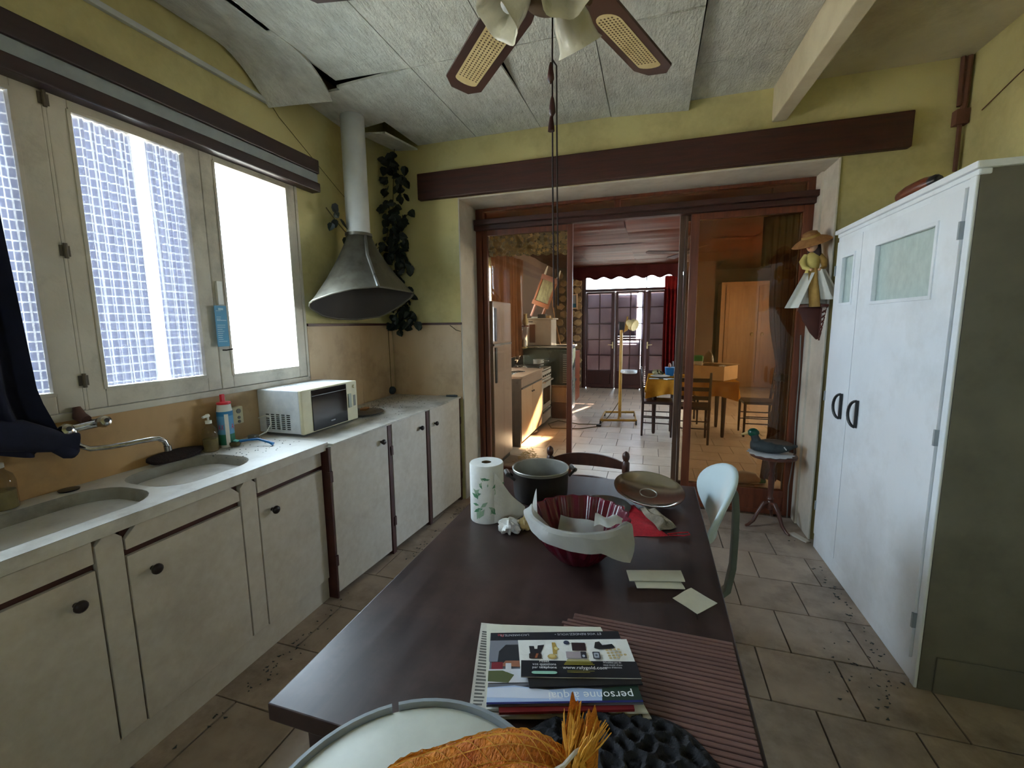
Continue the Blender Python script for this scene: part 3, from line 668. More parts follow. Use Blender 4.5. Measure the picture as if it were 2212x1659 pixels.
# French doors with transom light and closed shutters outside
fd = struct('door_2', loc=(-0.6, FY, 0))
b = MB(); b.box(-1.515, -1.46, FY - .02, FY + .08, 0, 2.60); b.box(0.665, 0.72, FY - .02, FY + .08, 0, 2.60); b.box(-1.46, 0.665, FY - .02, FY + .08, 2.215, 2.275); b.box(-1.46, 0.665, FY - .02, FY + .08, 2.58, 2.60)
b.box(-0.145, -0.125, FY, FY + .05, 2.275, 2.58)
part(b, 'frame', 'french_wood', fd, bevel=0.004)
part(MB().box(-1.46, 0.665, FY + .03, FY + .034, 2.275, 2.58), 'transom_pane', 'pane_clear', fd)
ZR = [0.42, 0.775, 1.13, 1.49, 1.85, 2.17]
def leaf_door(x0, x1, p0, pm, p1):
    y0, y1 = FY - 0.012, FY + 0.033; b = MB()
    b.box(x0, p0, y0, y1, 0.02, 2.21); b.box(p1, x1, y0, y1, 0.02, 2.21); b.box(p0, p1, y0, y1, 2.17, 2.21); b.box(p0, p1, y0, y1, 0.34, 0.42); b.box(p0, p1, y0, y1, 0.02, 0.10)
    b.box(p0, p1, y0 + .012, y1 - .012, 0.10, 0.34)
    d = part(b, 'door_leaf', 'french_wood', fd, bevel=0.004)
    b = MB(); b.box(pm - .011, pm + .011, y0 + .006, y1 - .006, 0.42, 2.17)
    for z in ZR[1:-1]: b.box(p0, p1, y0 + .008, y1 - .008, z - .010, z + .010)
    part(b, 'glazing_bar', 'french_wood', d)
    for k in range(5):
        for a, c in ((p0, pm - .011), (pm + .011, p1)):
            part(MB().box(a, c, FY + .008, FY + .011, ZR[k] + .008, ZR[k + 1] - .008), 'pane', 'pane_reeded', d)
    return d
d1 = leaf_door(-1.455, -0.81, -1.42, -1.145, -0.885)
d2 = leaf_door(-0.79, -0.145, -0.735, -0.465, -0.19)
d3 = leaf_door(-0.105, 0.56, -0.035, 0.245, 0.505)
for x, s, d in ((-0.846, -1, d1), (-0.085, 1, d3)):
    b = MB(); b.box(x - .012, x + .012, FY - .02, FY - .012, 0.93, 1.08); b.tube([(x, FY - .012, 1.01), (x, FY - .05, 1.01), (x + s * .03, FY - .055, 1.015), (x + s * .10, FY - .05, 1.02)], 0.008, 8)
    part(b, 'lever_handle', 'cane', d, smooth=40)
def shutter(x0, x1, z0, z1):
    b = MB(); b.box(x0, x0 + .04, FY + .11, FY + .15, z0, z1); b.box(x1 - .04, x1, FY + .11, FY + .15, z0, z1); b.box(x0 + .04, x1 - .04, FY + .11, FY + .15, z0, z0 + .05); b.box(x0 + .04, x1 - .04, FY + .11, FY + .15, z1 - .05, z1)
    s = part(b, 'shutter', 'shutter_grey', fd); b = MB(); n = int((z1 - z0 - .1) / .042)
    for k in range(n):
        z = z0 + .055 + .042 * k; b.loft([[(x, FY + .115, z + .044), (x, FY + .121, z + .044), (x, FY + .149, z), (x, FY + .143, z)] for x in (x0 + .04, x1 - .04)])
    part(b, 'louvre_slats', 'shutter_grey', s, stuff=True)
shutter(-1.455, -0.80, 0.0, 2.205); shutter(-0.79, -0.235, 0.0, 1.15); shutter(-0.79, -0.30, 1.155, 2.205); shutter(-0.225, 0.56, 0.0, 2.205)
# far side window, its frame
w2 = struct('window_2', loc=(FX0, 5.9, 0.9))
b = MB(); b.box(-2.30, -2.22, 4.55, 4.62, .9, 2.4); b.box(-2.30, -2.22, 7.18, 7.25, .9, 2.4); b.box(-2.30, -2.22, 4.62, 7.18, .9, .97); b.box(-2.30, -2.22, 4.62, 7.18, 2.33, 2.4); b.box(-2.30, -2.22, 5.86, 5.93, .97, 2.33)
part(b, 'frame', 'sash_paint', w2)
for a, c in ((4.62, 5.86), (5.93, 7.18)): part(MB().box(-2.262, -2.258, a, c, .97, 2.33), 'pane', 'pane_clear', w2)

# ================================================================== KITCHEN: large things
# ---- base cabinets and worktops
def knob(par, x, y, z, r=0.019):
    ax = Matrix.Rotation(R(90), 3, 'Y')
    b = MB().lathe([(0.008, 0), (0.007, .012), (r * .75, .016), (r, .024), (r * .95, .031), (r * .6, .036)], (x, y, z), 14, ax)
    return part(b, 'knob', 'knob_wood', par, smooth=50)
def sink_cab(label, y0, y1, ky, notchl=False, notchr=False):
    t = thing('base_cabinet', label, 'cabinet', (-1.9, (y0 + y1) / 2, 0), 'base cabinets under the sink')
    part(MB().box(-2.12, -1.695, y0, y1, 0.13, 0.72), 'carcass', 'cabinet_laminate', t)
    part(MB().box(-1.695, -1.678, y0, y1, 0.13, 0.845), 'rail', 'cabinet_trim', t)
    x0, x1 = -1.678, -1.660
    def plate(z0, z1, tl, tr):
        c = 0.035; p = [(y0 + .004, z0), (y1 - .004, z0)]
        p += [(y1 - .004, z1 - c), (y1 - .004 - c, z1)] if tr else [(y1 - .004, z1)]
        p += [(y0 + .004 + c, z1), (y0 + .004, z1 - c)] if tl else [(y0 + .004, z1)]
        return MB().prism(p, x1 - x0, fr((x0, 0, 0), (0, 1, 0), (0, 0, 1)))
    part(plate(0.765, 0.838, notchl, notchr), 'drawer_front', 'cabinet_laminate', t, bevel=0.002)
    d = part(plate(0.125, 0.742, notchl and False, False), 'door', 'cabinet_laminate', t, bevel=0.002)
    knob(d, x1, ky, 0.663)
    return t
sink_cab('white sink cabinet nearest the camera with one dark knob', 0.245, 0.840, 0.776)
sink_cab('white sink cabinet in the middle with a dark chipped corner above the door', 0.922, 1.358, 0.995, True, True)
sink_cab('white sink cabinet farthest along, dirty scratches beside its lower edge', 1.442, 1.850, 1.512)
for y0, y1, l in ((0.843, 0.919, 'narrow white filler panel between the near and middle sink cabinets'), (1.361, 1.439, 'narrow white filler panel between the middle and far sink cabinets')):
    c = 0.02; p = [(y0, .13), (y1, .13), (y1, .838 - c), (y1 - c, .838), (y0 + c, .838), (y0, .838 - c)]
    single(MB().prism(p, 0.43, fr((-2.09, 0, 0), (0, 1, 0), (0, 0, 1))), 'filler_panel', 'cabinet_laminate', l, 'panel', bevel=0.002)
single(MB().box(-1.70, -1.672, -0.35, 1.85, 0, 0.123), 'plinth', 'cabinet_laminate', 'long white plinth board along the floor under the sink cabinets', 'plinth', bevel=0.002)

def rcab(label, y0, y1, ky, kz, hinge_left=True):
    xa, xb = -1.622 + (y0 - 1.86) * 0.063, -1.622 + (y1 - 1.86) * 0.063; za, zb = .852 + (y0 - 1.86) * .02, .852 + (y1 - 1.86) * .02
    t = thing('base_cabinet', label, 'cabinet', (-1.85, (y0 + y1) / 2, 0), 'base cabinets right of the sink')
    part(MB().box(-2.13, xa - .022, y0 - .002, y1 + .002, 0.05, 0.845), 'carcass', 'cabinet_trim', t)
    def pl(a, c): return MB().loft([[(x - .02, q, 0.03), (x, q, 0.03), (x + .006, q, z), (x - .02, q, z)] for q, x, z in ((a, xa, za + .015), (c, xb, zb + .015))])
    d = part(pl(y0, y1), 'door', 'cabinet_laminate', t, bevel=0.002)
    knob(d, xa + (xb - xa) * (ky - y0) / (y1 - y0), ky, kz, 0.017)
    hy = y0 - .012 if hinge_left else y1 + .012
    for z in (0.22, 0.70):
        part(MB().box(xa - .01, xa + .008 + (xb - xa) * (0 if hinge_left else 1), hy - .008, hy + .014, z - .03, z + .03), 'hinge', 'cabinet_trim', t)
    return t
rcab('wide white base cabinet in front of the microwave', 1.872, 2.352, 2.288, 0.785)
rcab('narrow white base cabinet with its dark knob at the top right', 2.402, 2.800, 2.725, 0.775)
rcab('white base cabinet against the back wall with its knob at the top left', 2.862, 3.320, 2.925, 0.765, False)
for y, w, l in ((1.860, .006, 'dark brown post between the sink and the microwave cabinet'), (2.378, .018, 'dark brown post between the wide and the narrow base cabinet'), (2.832, .018, 'dark brown post left of the last base cabinet'), (3.334, .010, 'dark brown post at the door jamb end of the base cabinets')):
    x = -1.618 + (y - 1.86) * 0.063
    single(MB().box(x - .06, x, y - w, y + w, 0, 0.862 + (y - 1.86) * .02), 'cabinet_post', 'cabinet_trim', l, 'post', bevel=0.002)

# sink worktop with two bowls
def bowl_rings(x0, x1, y0, y1, depth, r=0.09):
    rs = []
    for k, (ins, z) in enumerate(((0, .89), (.006, .884), (.012, .86), (.03, .89 - depth * .8), (.07, .89 - depth))):
        rs.append([(x, y, z) for x, y in rrect(x0 + ins, x1 - ins, y0 + ins, y1 - ins, r, 6)])
    return rs
def sink_top():
    outer = [(-2.152, -0.36), (-1.640, -0.36), (-1.632, 1.872), (-2.152, 1.872)]
    holes = [rrect(-2.055, -1.715, 0.50, 1.105, 0.13), rrect(-2.085, -1.735, 1.14, 1.545, 0.12)]
    bm = bmesh.new(); es = []
    for loop in [outer] + holes:
        vs = [bm.verts.new((x, y, 0.89)) for x, y in loop]
        es += [bm.edges.new((vs[i], vs[(i + 1) % len(vs)])) for i in range(len(vs))]
    bmesh.ops.triangle_fill(bm, use_beauty=True, edges=es)
    b = MB(); bm.verts.index_update()
    b.add([tuple(v.co) for v in bm.verts], [tuple(v.index for v in f.verts) for f in bm.faces]); bm.free()
    b.loft([[(x, y, z) for x, y in outer] for z in (0.889, 0.848)], True, False, True)
    return b, holes
stp = thing('sink_worktop', 'white resin double sink worktop running below the window', 'sink', (-1.9, 0.95, 0.848))
b, holes = sink_top(); part(b, 'worktop', 'sink_resin', stp)
for (x0, x1, y0, y1, r, dpt) in ((-2.055, -1.715, 0.50, 1.105, .13, .16), (-2.085, -1.735, 1.14, 1.545, .12, .14)):
    b = MB(); rs = []
    for ins, z in ((-0.001, .8905), (.004, .886), (.012, .87), (.026, .89 - dpt * .82), (.045, .89 - dpt * .96), (.10, .89 - dpt)):
        rs.append([(x, y, z) for x, y in rrect(x0 + ins, x1 - ins, y0 + ins, y1 - ins, max(r - ins * .5, .05), 6)])
    b.loft(rs, True, False, True)
    bw = part(b, 'basin', 'basin_resin', stp, smooth=60)
    b = MB(); b.lathe([(0.030, .89 - dpt + .001), (0.032, .89 - dpt + .004), (0.02, .89 - dpt + .003)], ((x0 + x1) / 2, (y0 + y1) / 2, 0), 16); part(b, 'drain', 'grey_steel', bw, smooth=40)
    b = MB(); b.box(x0 + .018, x0 + .028, (y0 + y1) / 2 - .03, (y0 + y1) / 2 + .03, .832, .845); part(b, 'overflow_slot', 'black_metal', bw, bevel=0.003)
b = MB(); b.loft([[(-2.150, 1.876, z), (-1.600, 1.876, z), (-1.516, 3.345, z + .022), (-2.150, 3.345, z + .022)] for z in (.869, .882)])
single(b, 'worktop', 'worktop', 'dirty white worktop right of the sink, littered with crumbs', 'worktop', bevel=0.002)
rd = random.Random(2); b = MB()
for _ in range(240):
    y = rd.uniform(2.4, 3.33); x = -2.12 + abs(rd.gauss(0, .22)); 
    if x > -1.6: continue
    s = rd.uniform(.002, .006); a = rd.uniform(0, 3); b.prism([(s * math.cos(a), s * math.sin(a)), (s * math.cos(a + 2), s * math.sin(a + 2)), (s * .5 * math.cos(a + 4), s * .5 * math.sin(a + 4))], .0015, Matrix.Translation((x, y, .8825 + (y - 1.876) * .015)))
for _ in range(70):
    y = rd.uniform(1.5, 1.85); x = rd.uniform(-2.12, -1.75); s = rd.uniform(.0015, .004); a = rd.uniform(0, 3)
    b.prism([(s * math.cos(a + q), s * math.sin(a + q)) for q in (0, 2, 4)], .0015, Matrix.Translation((x, y, .8905)))
for _ in range(220):
    x, y = rd.choice(((rd.gauss(1.0, .07), rd.gauss(3.42, .1)), (rd.gauss(.95, .1), rd.gauss(2.0, .12)), (-1.6 + abs(rd.gauss(0, .05)), rd.gauss(1.5, .25)), (rd.gauss(1.03, .03), rd.uniform(2.1, 3.0)), (-1.48 + abs(rd.gauss(0, .04)), rd.uniform(2.3, 3.2))))
    if x > 1.05 and y < 3.28 or y > 3.34: continue
    s = rd.uniform(.003, .011); a = rd.uniform(0, 3); b.prism([(s * math.cos(a), s * math.sin(a)), (s * math.cos(a + 2), s * math.sin(a + 2)), (s * .3 * math.cos(a + 4), s * .3 * math.sin(a + 4))], .002, Matrix.Translation((x, y, .0005)))
o = single(b, 'crumbs', 'duck_dark', 'dark crumbs and grit scattered on worktop and floor', 'dirt'); o['kind'] = 'stuff'

# ---- white wardrobe
wd = thing('wardrobe', 'tall white two-door wardrobe with small frosted windows and black handles', 'wardrobe', (1.38, 2.66, 0))
X0 = 1.08
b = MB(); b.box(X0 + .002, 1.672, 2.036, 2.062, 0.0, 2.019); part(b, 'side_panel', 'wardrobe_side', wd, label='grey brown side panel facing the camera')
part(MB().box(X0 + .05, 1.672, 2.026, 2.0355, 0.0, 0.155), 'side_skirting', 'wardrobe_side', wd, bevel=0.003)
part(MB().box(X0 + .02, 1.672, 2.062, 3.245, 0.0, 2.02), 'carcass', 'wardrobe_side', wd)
b = MB(); b.box(X0 - .02, 1.672, 2.020, 3.275, 2.02, 2.045); b.box(X0 - .008, X0 + .03, 2.03, 3.26, 2.0, 2.02); part(b, 'cornice', 'wardrobe_paint', wd, bevel=0.005)
b = MB(); b.box(X0 - .010, X0 + .001, 2.037, 2.072, 0, 2.0); b.box(X0 - .004, X0 + .03, 3.222, 3.25, 0, 2.0); b.box(X0 - .004, X0 + .03, 2.072, 3.222, 1.972, 2.0); b.box(X0 - .004, X0 + .03, 2.072, 3.222, 0, .105)
part(b, 'face_frame', 'wardrobe_paint', wd, bevel=0.004)
def wdoor(y0, y1, gy0, gy1, gz0, gz1, hy, hz, hs):
    b = MB(); a, c = X0 - .018, X0 + .006; z0, z1 = .108, 1.968
    b.box(a, c, y0, gy0, z0, z1); b.box(a, c, gy1, y1, z0, z1); b.box(a, c, gy0, gy1, z0, gz0); b.box(a, c, gy0, gy1, gz1, z1)
    d = part(b, 'door', 'wardrobe_paint', wd)
    b = MB()
    for q in ((gy0 - .012, gy0 + .004, gz0 - .012, gz1 + .012), (gy1 - .004, gy1 + .012, gz0 - .012, gz1 + .012), (gy0, gy1, gz0 - .012, gz0 + .004), (gy0, gy1, gz1 - .004, gz1 + .012)): b.box(a - .006, a + .012, *q)
    part(b, 'window_bead', 'wardrobe_paint', d, bevel=0.002)
    part(MB().box(c - .006, c - .002, gy0, gy1, gz0, gz1), 'pane', 'frosted', d)
    b = MB(); b.tube([(a - .012 - .018 * math.sin(math.pi * k / 12), hy + hs * .042 * math.sin(math.pi * k / 12), hz - .07 * math.cos(math.pi * k / 12)) for k in range(13)], .0075, 8)
    b.tube([(a - .008, hy, hz - .074), (a - .008, hy, hz + .074)], .008, 8)
    part(b, 'handle', 'black_metal', d, smooth=50)
    return d
d = wdoor(2.076, 2.878, 2.218, 2.716, 1.592, 1.872, 2.745, 1.003, 1)
for z in (1.82, 1.045, 0.275): part(MB().box(X0 - .024, X0 + .004, 2.070, 2.080, z - .032, z + .032), 'hinge', 'stool_rim', d)
d = wdoor(2.884, 3.218, 2.962, 3.120, 1.600, 1.868, 2.953, 1.008, 1)
for z in (1.80, 1.03, 0.30): part(MB().box(X0 - .024, X0 + .004, 3.212, 3.224, z - .03, z + .03), 'hinge', 'stool_rim', d)
b = MB(); ax = Matrix(((0, 0, 0), (0, 0, 0), (0, 0, 0)))
b.tube([(1.12, 2.66, 2.075), (1.115, 2.64, 2.078), (1.11, 2.56, 2.079), (1.11, 2.44, 2.078), (1.112, 2.39, 2.076)], [.012, .028, .032, .031, .024], 14)
t = thing('wooden_roll', 'rounded brown roll with a black end lying on top of the wardrobe', 'roll', (1.11, 2.5, 2.046)); part(b, 'body', 'sideboard_wood', t, smooth=50)
part(MB().tube([(1.112, 2.392, 2.076), (1.113, 2.372, 2.076), (1.113, 2.352, 2.074)], [.0245, .024, .016], 14), 'end_cap', 'black_metal', t, smooth=40)
b = MB(); b.box(1.09, 1.15, 2.79, 2.87, 2.046, 2.062); single(b, 'small_block', 'black_metal', 'small dark block on the wardrobe top beside the brown roll', 'block', bevel=0.004)

# ---- dining table in front
tb = thing('kitchen_table', 'dark rosewood kitchen table filling the middle of the room', 'table', (-0.25, 1.35, 0))
part(MB().box(-0.716, 0.211, 0.600, 2.100, 0.712, 0.75), 'tabletop', 'table_wood', tb, bevel=0.003)
b = MB(); b.box(-.66, .155, .65, .67, .62, .712); b.box(-.66, .155, 2.03, 2.05, .62, .712); b.box(-.66, -.64, .67, 2.03, .62, .712); b.box(.135, .155, .67, 2.03, .62, .712); part(b, 'apron', 'table_wood', tb)
for x in (-.64, .135):
    for y in (.67, 2.03): part(MB().loft([[(x - s, y - s, z), (x + s, y - s, z), (x + s, y + s, z), (x - s, y + s, z)] for s, z in ((.018, 0), (.026, .712))]), 'leg', 'table_wood', tb, bevel=0.003)

# ---- stool at the near end
st = thing('stool', 'round cream-topped stool with a grey metal rim at the near table end', 'stool', (-0.31, 0.43, 0))
c = (-0.31, 0.445, 0)
part(MB().lathe([(.02, .762), (.205, .762), (.220, .768), (.222, .784), (.212, .789), (.05, .790)], c, 48), 'seat', 'stool_top', st, smooth=35)
b = MB(); n = 60; g0 = 126; rg = []
for k in range(n + 1):
    a = R(g0 + (360 - 3.0) * k / n); rg.append([(c[0] + q * math.cos(a), c[1] + q * math.sin(a), z) for q, z in ((.2225, .758), (.2295, .758), (.2295, .797), (.2225, .797))])
b.loft(rg); part(b, 'rim', 'stool_rim', st, smooth=30)
for a in (35, 145, 215, 325):
    p = Vector((math.cos(R(a)), math.sin(R(a)), 0)); b = MB().tube([Vector((c[0], c[1] - .05, .762)) + p * .12, Vector((c[0], c[1] - .09, 0)) + p * .17], .013, 10); part(b, 'leg', 'stool_rim', st, smooth=40)

# ---- chairs at the kitchen table
wc = thing('kitchen_chair', 'white kitchen chair with an oval backrest tucked in at the right table side', 'chair', (0.30, 2.05, 0))
def cpad(s, th, off):
    u, v = s * math.cos(th), s * math.sin(th)
    return (.316 - .082 * u * u + .04 * v + off, 2.0 + .205 * u, .742 + .13 * v - .03 * u * u + .05 * u)
rgs = [[cpad(s, 2 * math.pi * i / 40, o_) for i in range(40)] for s, o_ in ((.02, -.012), (.5, -.012), (.9, -.010), (.985, -.004), (1.0, .004), (.97, .013), (.9, .016), (.86, .011), (.5, .012), (.02, .012))]
part(MB().loft(rgs), 'backrest', 'chair_white', wc, smooth=60)
for y in (2.0,):
    pts = [(.338, y, .80), (.360, y, .775), (.368, y, .70), (.370, y, .58), (.368, y, .44), (.352, y, .33), (.31, y, .28), (.20, y, .30), (.12, y, .392)]
    rings = []
    for k, p in enumerate(pts):
        a = Vector(pts[max(k - 1, 0)]); e = Vector(pts[min(k + 1, 8)]); t_ = (e - a).normalized(); nn = Vector((t_.z, 0, -t_.x)) * .012; yy = Vector((0, .026, 0)); q = Vector(p)
        rings.append([tuple(q + nn + yy), tuple(q - nn + yy), tuple(q - nn - yy), tuple(q + nn - yy)])
    part(MB().loft(rings), 'back_strut', 'chair_grey', wc, smooth=35, bevel=0.004)
part(MB().lathe([(.02, .395), (.17, .395), (.19, .405), (.19, .425), (.17, .435), (.02, .430)], (.06, 2.0, 0), 32, sy=1.0), 'seat', 'chair_white', wc, smooth=40)
for x, y, fx, fy in ((-.02, 1.92, -.08, 1.86), (-.02, 2.08, -.08, 2.14), (.14, 1.92, .20, 1.86), (.14, 2.08, .20, 2.14)):
    part(MB().tube([(x, y, .40), (fx, fy, 0.0)], .012, 10), 'leg', 'chair_grey', wc, smooth=40)

def turned(prof, x, y, z, name, par, m='chair_wood'): return part(MB().lathe(prof, (x, y, z), 14), name, m, par, smooth=40)
ch = thing('wooden_chair', 'brown turned wooden chair facing the far end of the kitchen table', 'chair', (-0.32, 2.30, 0))
for x in (-0.528, -0.112):
    turned([(.014, 0), (.016, .05), (.019, .40), (.019, .68), (.014, .69), (.02, .70), (.020, .755), (.013, .765), (.018, .775), (.020, .79), (.017, .806), (.004, .818)], x, 2.36, 0, 'back_post', ch)
for z0, z1, nm in ((.715, .775, 'back_slat'), (.60, .645, 'back_slat'), (.50, .54, 'back_slat')):
    def sl(u, v, z0=z0, z1=z1): 
        a = math.sin(math.pi * u); return (-.512 + .384 * u, 2.36 + .02 * a, z0 + (z1 - z0) * v * (1 - .38 * (abs(2 * u - 1) ** 3)) + .010 * a * v)
    b = MB().grid(sl, 14, 3); n0 = len(b.v); b.grid(lambda u, v: (sl(u, v)[0], sl(u, v)[1] + .014, sl(u, v)[2]), 14, 3)
    w = 15; lp = [i for i in range(w)] + [j * w + w - 1 for j in range(1, 4)] + [3 * w + i for i in range(w - 2, -1, -1)] + [j * w for j in range(2, 0, -1)]
    b.f += [(lp[k], lp[(k + 1) % len(lp)], n0 + lp[(k + 1) % len(lp)], n0 + lp[k]) for k in range(len(lp))]; b.m += [0] * len(lp)
    part(b, nm, 'chair_wood', ch, smooth=50)
part(MB().loft([[(-.53, 2.36, z), (-.11, 2.36, z), (-.09, 1.97, z), (-.55, 1.97, z)] for z in (.43, .455)]), 'seat', 'rush', ch, bevel=0.006)
for x in (-.535, -.105): turned([(.012, 0), (.015, .05), (.018, .2), (.018, .43)], x, 1.99, 0, 'front_leg', ch)
for (p, q) in (((-.53, 2.36, .2), (-.112, 2.36, .2)), ((-.535, 1.99, .22), (-.105, 1.99, .22)), ((-.53, 2.36, .26), (-.535, 1.99, .26)), ((-.112, 2.36, .26), (-.105, 1.99, .26))):
    part(MB().tube([p, q], .009, 8), 'stretcher', 'chair_wood', ch, smooth=40)

# ---- range hood with its pipe
hd = thing('range_hood', 'dusty metal corner range hood on a white pipe left of the ivy', 'hood', (-1.99, 2.76, 1.55))
part(MB().lathe([(.078, 2.125), (.080, 2.14), (.079, 2.97)], (-2.0, 2.745, 0), 28), 'pipe', 'pipe_paint', hd, smooth=40)
mouth = [(-1.680, 2.480, 1.752), (-1.80, 2.385, 1.737), (-1.92, 2.325, 1.705), (-2.05, 2.285, 1.66), (-2.105, 2.33, 1.625), (-2.11, 2.46, 1.572), (-2.10, 2.60, 1.553), (-2.06, 2.75, 1.55), (-1.98, 2.93, 1.572), (-1.90, 3.04, 1.64), (-1.80, 3.12, 1.735), (-1.785, 3.10, 1.757), (-1.72, 2.80, 1.755), (-1.690, 2.60, 1.753)]
mc = Vector((-1.97, 2.70, 0)); N = 56
def resamp(poly, n):
    P = [Vector(p) for p in poly] + [Vector(poly[0])]; L = [0]
    for k in range(len(P) - 1): L.append(L[-1] + (P[k + 1] - P[k]).length)
    out = []
    for i in range(n):
        s = L[-1] * i / n; k = max(j for j in range(len(L) - 1) if L[j] <= s + 1e-9); t_ = (s - L[k]) / max(L[k + 1] - L[k], 1e-9); out.append(P[k].lerp(P[k + 1], t_))
    return out
mo = resamp(mouth, N); topc = Vector((-2.0, 2.745, 2.135))
tp = []
for p in mo:
    d = Vector((p.x - mc.x, p.y - mc.y, 0)).normalized(); tp.append(topc + d * .084)
rings = []
for v in (0, .12, .35, .6, .85, 1.0):
    rings.append([tuple(t_.lerp(p, v) + Vector((0, 0, -.03 * math.sin(math.pi * v)))) for t_, p in zip(tp, mo)])
part(MB().loft(rings, True, False, False), 'cone', 'hood_steel', hd, smooth=28)
inn = [[tuple(Vector(p).lerp(mc + Vector((0, 0, Vector(p).z)), .03) + Vector((0, 0, .002))) for p in rings[-1]], [tuple(Vector(p).lerp(Vector((-2.0, 2.745, Vector(p).z)), .10)) for p in rings[3]], [tuple(Vector(p).lerp(topc, .2) - Vector((0, 0, .02))) for p in rings[1]]]
part(MB().loft(inn, True, False, True), 'inner_lining', 'hood_inside', hd, smooth=40)
part(MB().tube([tuple(p) for p in mo] + [tuple(mo[0])], .006, 6), 'rolled_rim', 'hood_steel', hd, smooth=50)
part(MB().tube([topc + Vector((.075, -.03, -.005)), Vector(mouth[0]) + Vector((-.14, .10, .22)), Vector(mouth[0]) + Vector((0, 0, .003))], .011, 6), 'seam', 'grey_steel', hd, smooth=50)
part(MB().lathe([(.082, 2.13), (.092, 2.13), (.092, 2.15), (.082, 2.15)], (-2.0, 2.745, 0), 28, cap0=False, cap1=False), 'collar', 'hood_steel', hd, smooth=30)

# ---- window pelmet, curtain, conduit
pm = thing('curtain_pelmet', 'long dark wooden double pelmet board above the window', 'pelmet', (-2.11, 1.0, 2.37))
part(MB().box(-2.155, -2.085, -1.4, 2.49, 2.482, 2.566), 'upper_board', 'pelmet_wood', pm, bevel=0.006)
part(MB().box(-2.155, -2.085, -1.4, 2.49, 2.368, 2.425), 'lower_board', 'pelmet_wood', pm, bevel=0.006)
part(MB().box(-2.152, -2.10, -1.39, 2.485, 2.425, 2.482), 'curtain_rail', 'stool_rim', pm, label='pale metal rail between the boards')
cv = thing('navy_curtain', 'navy blue curtain hanging at the left window, its end bunched above the tap', 'curtain', (-2.02, 0.75, 1.08))
def cfn(u, v):
    y = 0.42 + 0.50 * u; z = 2.40 - 1.31 * v
    y += 0.03 * v * u + (0.05 * u * max(0, v - .85) / .15)
    return (-2.085 + .02 * math.sin(2 * math.pi * 5 * u + v) * (.5 + v) + .01 * math.sin(40 * u) + 0.015 * v, y, z - 0.03 * math.sin(9 * u) * v)
part(MB().grid(cfn, 60, 24), 'drop', 'navy_cloth', cv, smooth=180)
b = MB(); b.tube([(-2.06, .80, 1.16), (-2.05, .88, 1.145), (-2.04, .94, 1.115), (-2.03, .985, 1.095), (-2.02, 1.02, 1.085)], [.05, .055, .045, .035, .038], 12); b.tube([(-2.03, .97, 1.09), (-2.02, .995, 1.06), (-2.02, 1.01, 1.05)], [.03, .03, .022], 10)
part(b, 'bunched_end', 'navy_cloth', cv, smooth=60)
cd = thing('cable_conduit', 'white plastic cable conduit running high along the window wall', 'conduit', (-2.14, .8, 2.78))
part(MB().box(-2.158, -2.135, -1.5, 2.19, 2.775, 2.80), 'trunking', 'pipe_paint', cd, bevel=0.003)
single(MB().tube([(-2.145, 2.19, 2.785), (-2.15, 2.25, 2.74), (-2.15, 2.5, 2.60), (-2.15, 2.75, 2.46), (-2.15, 2.95, 2.36)], .002, 6), 'wire', 'stem_brown', 'slack yellowish wire drooping from the conduit end to the corner', 'wire', smooth=40)

# ================================================================== KITCHEN: smaller things
# ---- ceiling fan with its lamps
HX, HY = -0.272, 1.205
fan = thing('ceiling_fan', 'ceiling fan with cane-inlaid wooden blades and tulip glass lamps', 'fan', (HX, HY, 2.2))
part(MB().lathe([(.02, 2.955), (.065, 2.95), (.06, 2.90), (.012, 2.885), (.012, 2.58), (.05, 2.565), (.105, 2.54), (.115, 2.47), (.10, 2.42), (.05, 2.40), (.05, 2.36), (.065, 2.34), (.06, 2.31), (.02, 2.29)], (HX, HY, 0), 28), 'motor', 'cane_hole', fan, smooth=40)
BL = 0.70
def blade(ang, pitch):
    F = Matrix.Translation((HX, HY, 2.415)) @ Matrix.Rotation(R(ang), 4, 'Z') @ Matrix.Rotation(R(pitch), 4, 'X')
    o = [(.15, -.052), (.22, -.068), (BL - .05, -.072), (BL, -.035), (BL, .035), (BL - .05, .072), (.22, .068), (.15, .052)]
    b = MB(); b.prism(o, .008, F); bl = part(b, 'blade', 'blade_wood', fan, bevel=0.001)
    i0, i1, w = .28, BL - .055, .042
    p = [(i0 + w + w * math.cos(a), w * math.sin(a)) for a in [R(90 + 180 * k / 10) for k in range(11)]] + [(i1 - w * .5 + w * .5 * math.cos(a), (w - w * .5) * (1 if a < 0 else 1) * 0 + w * math.sin(a)) for a in [R(-90 + 180 * k / 8) for k in range(9)]]
    b = MB(); b.prism(p, .010, F @ Matrix.Translation((0, 0, -.001)))
    part(b, 'cane_inlay', 'cane', bl)
    b = MB(); n = 0
    for r in range(6):
        for c_ in range(25):
            x = i0 + .022 + c_ * .0125; y = -.0315 + r * .0126
            if x > i1 - .012: continue
            if x < i0 + w and math.hypot(x - i0 - w, y) > w - .006: continue
            b.prism([(x + .0034 * math.cos(q), y + .0034 * math.sin(q)) for q in (0, 1.05, 2.1, 3.14, 4.19, 5.24)], .0112, F @ Matrix.Translation((0, 0, -.0016)))
    part(b, 'cane_holes', 'cane_hole', bl, stuff=True)
    b = MB(); b.tube([F @ Vector((.09, 0, .0)), F @ Vector((.14, 0, -.012)), F @ Vector((.20, 0, -.004))], [.014, .018, .012], 8); part(b, 'blade_arm', 'cane_hole', bl, smooth=40)
for a in (67.8, 132.8, 192, 250, 310, 8): blade(a, 12)
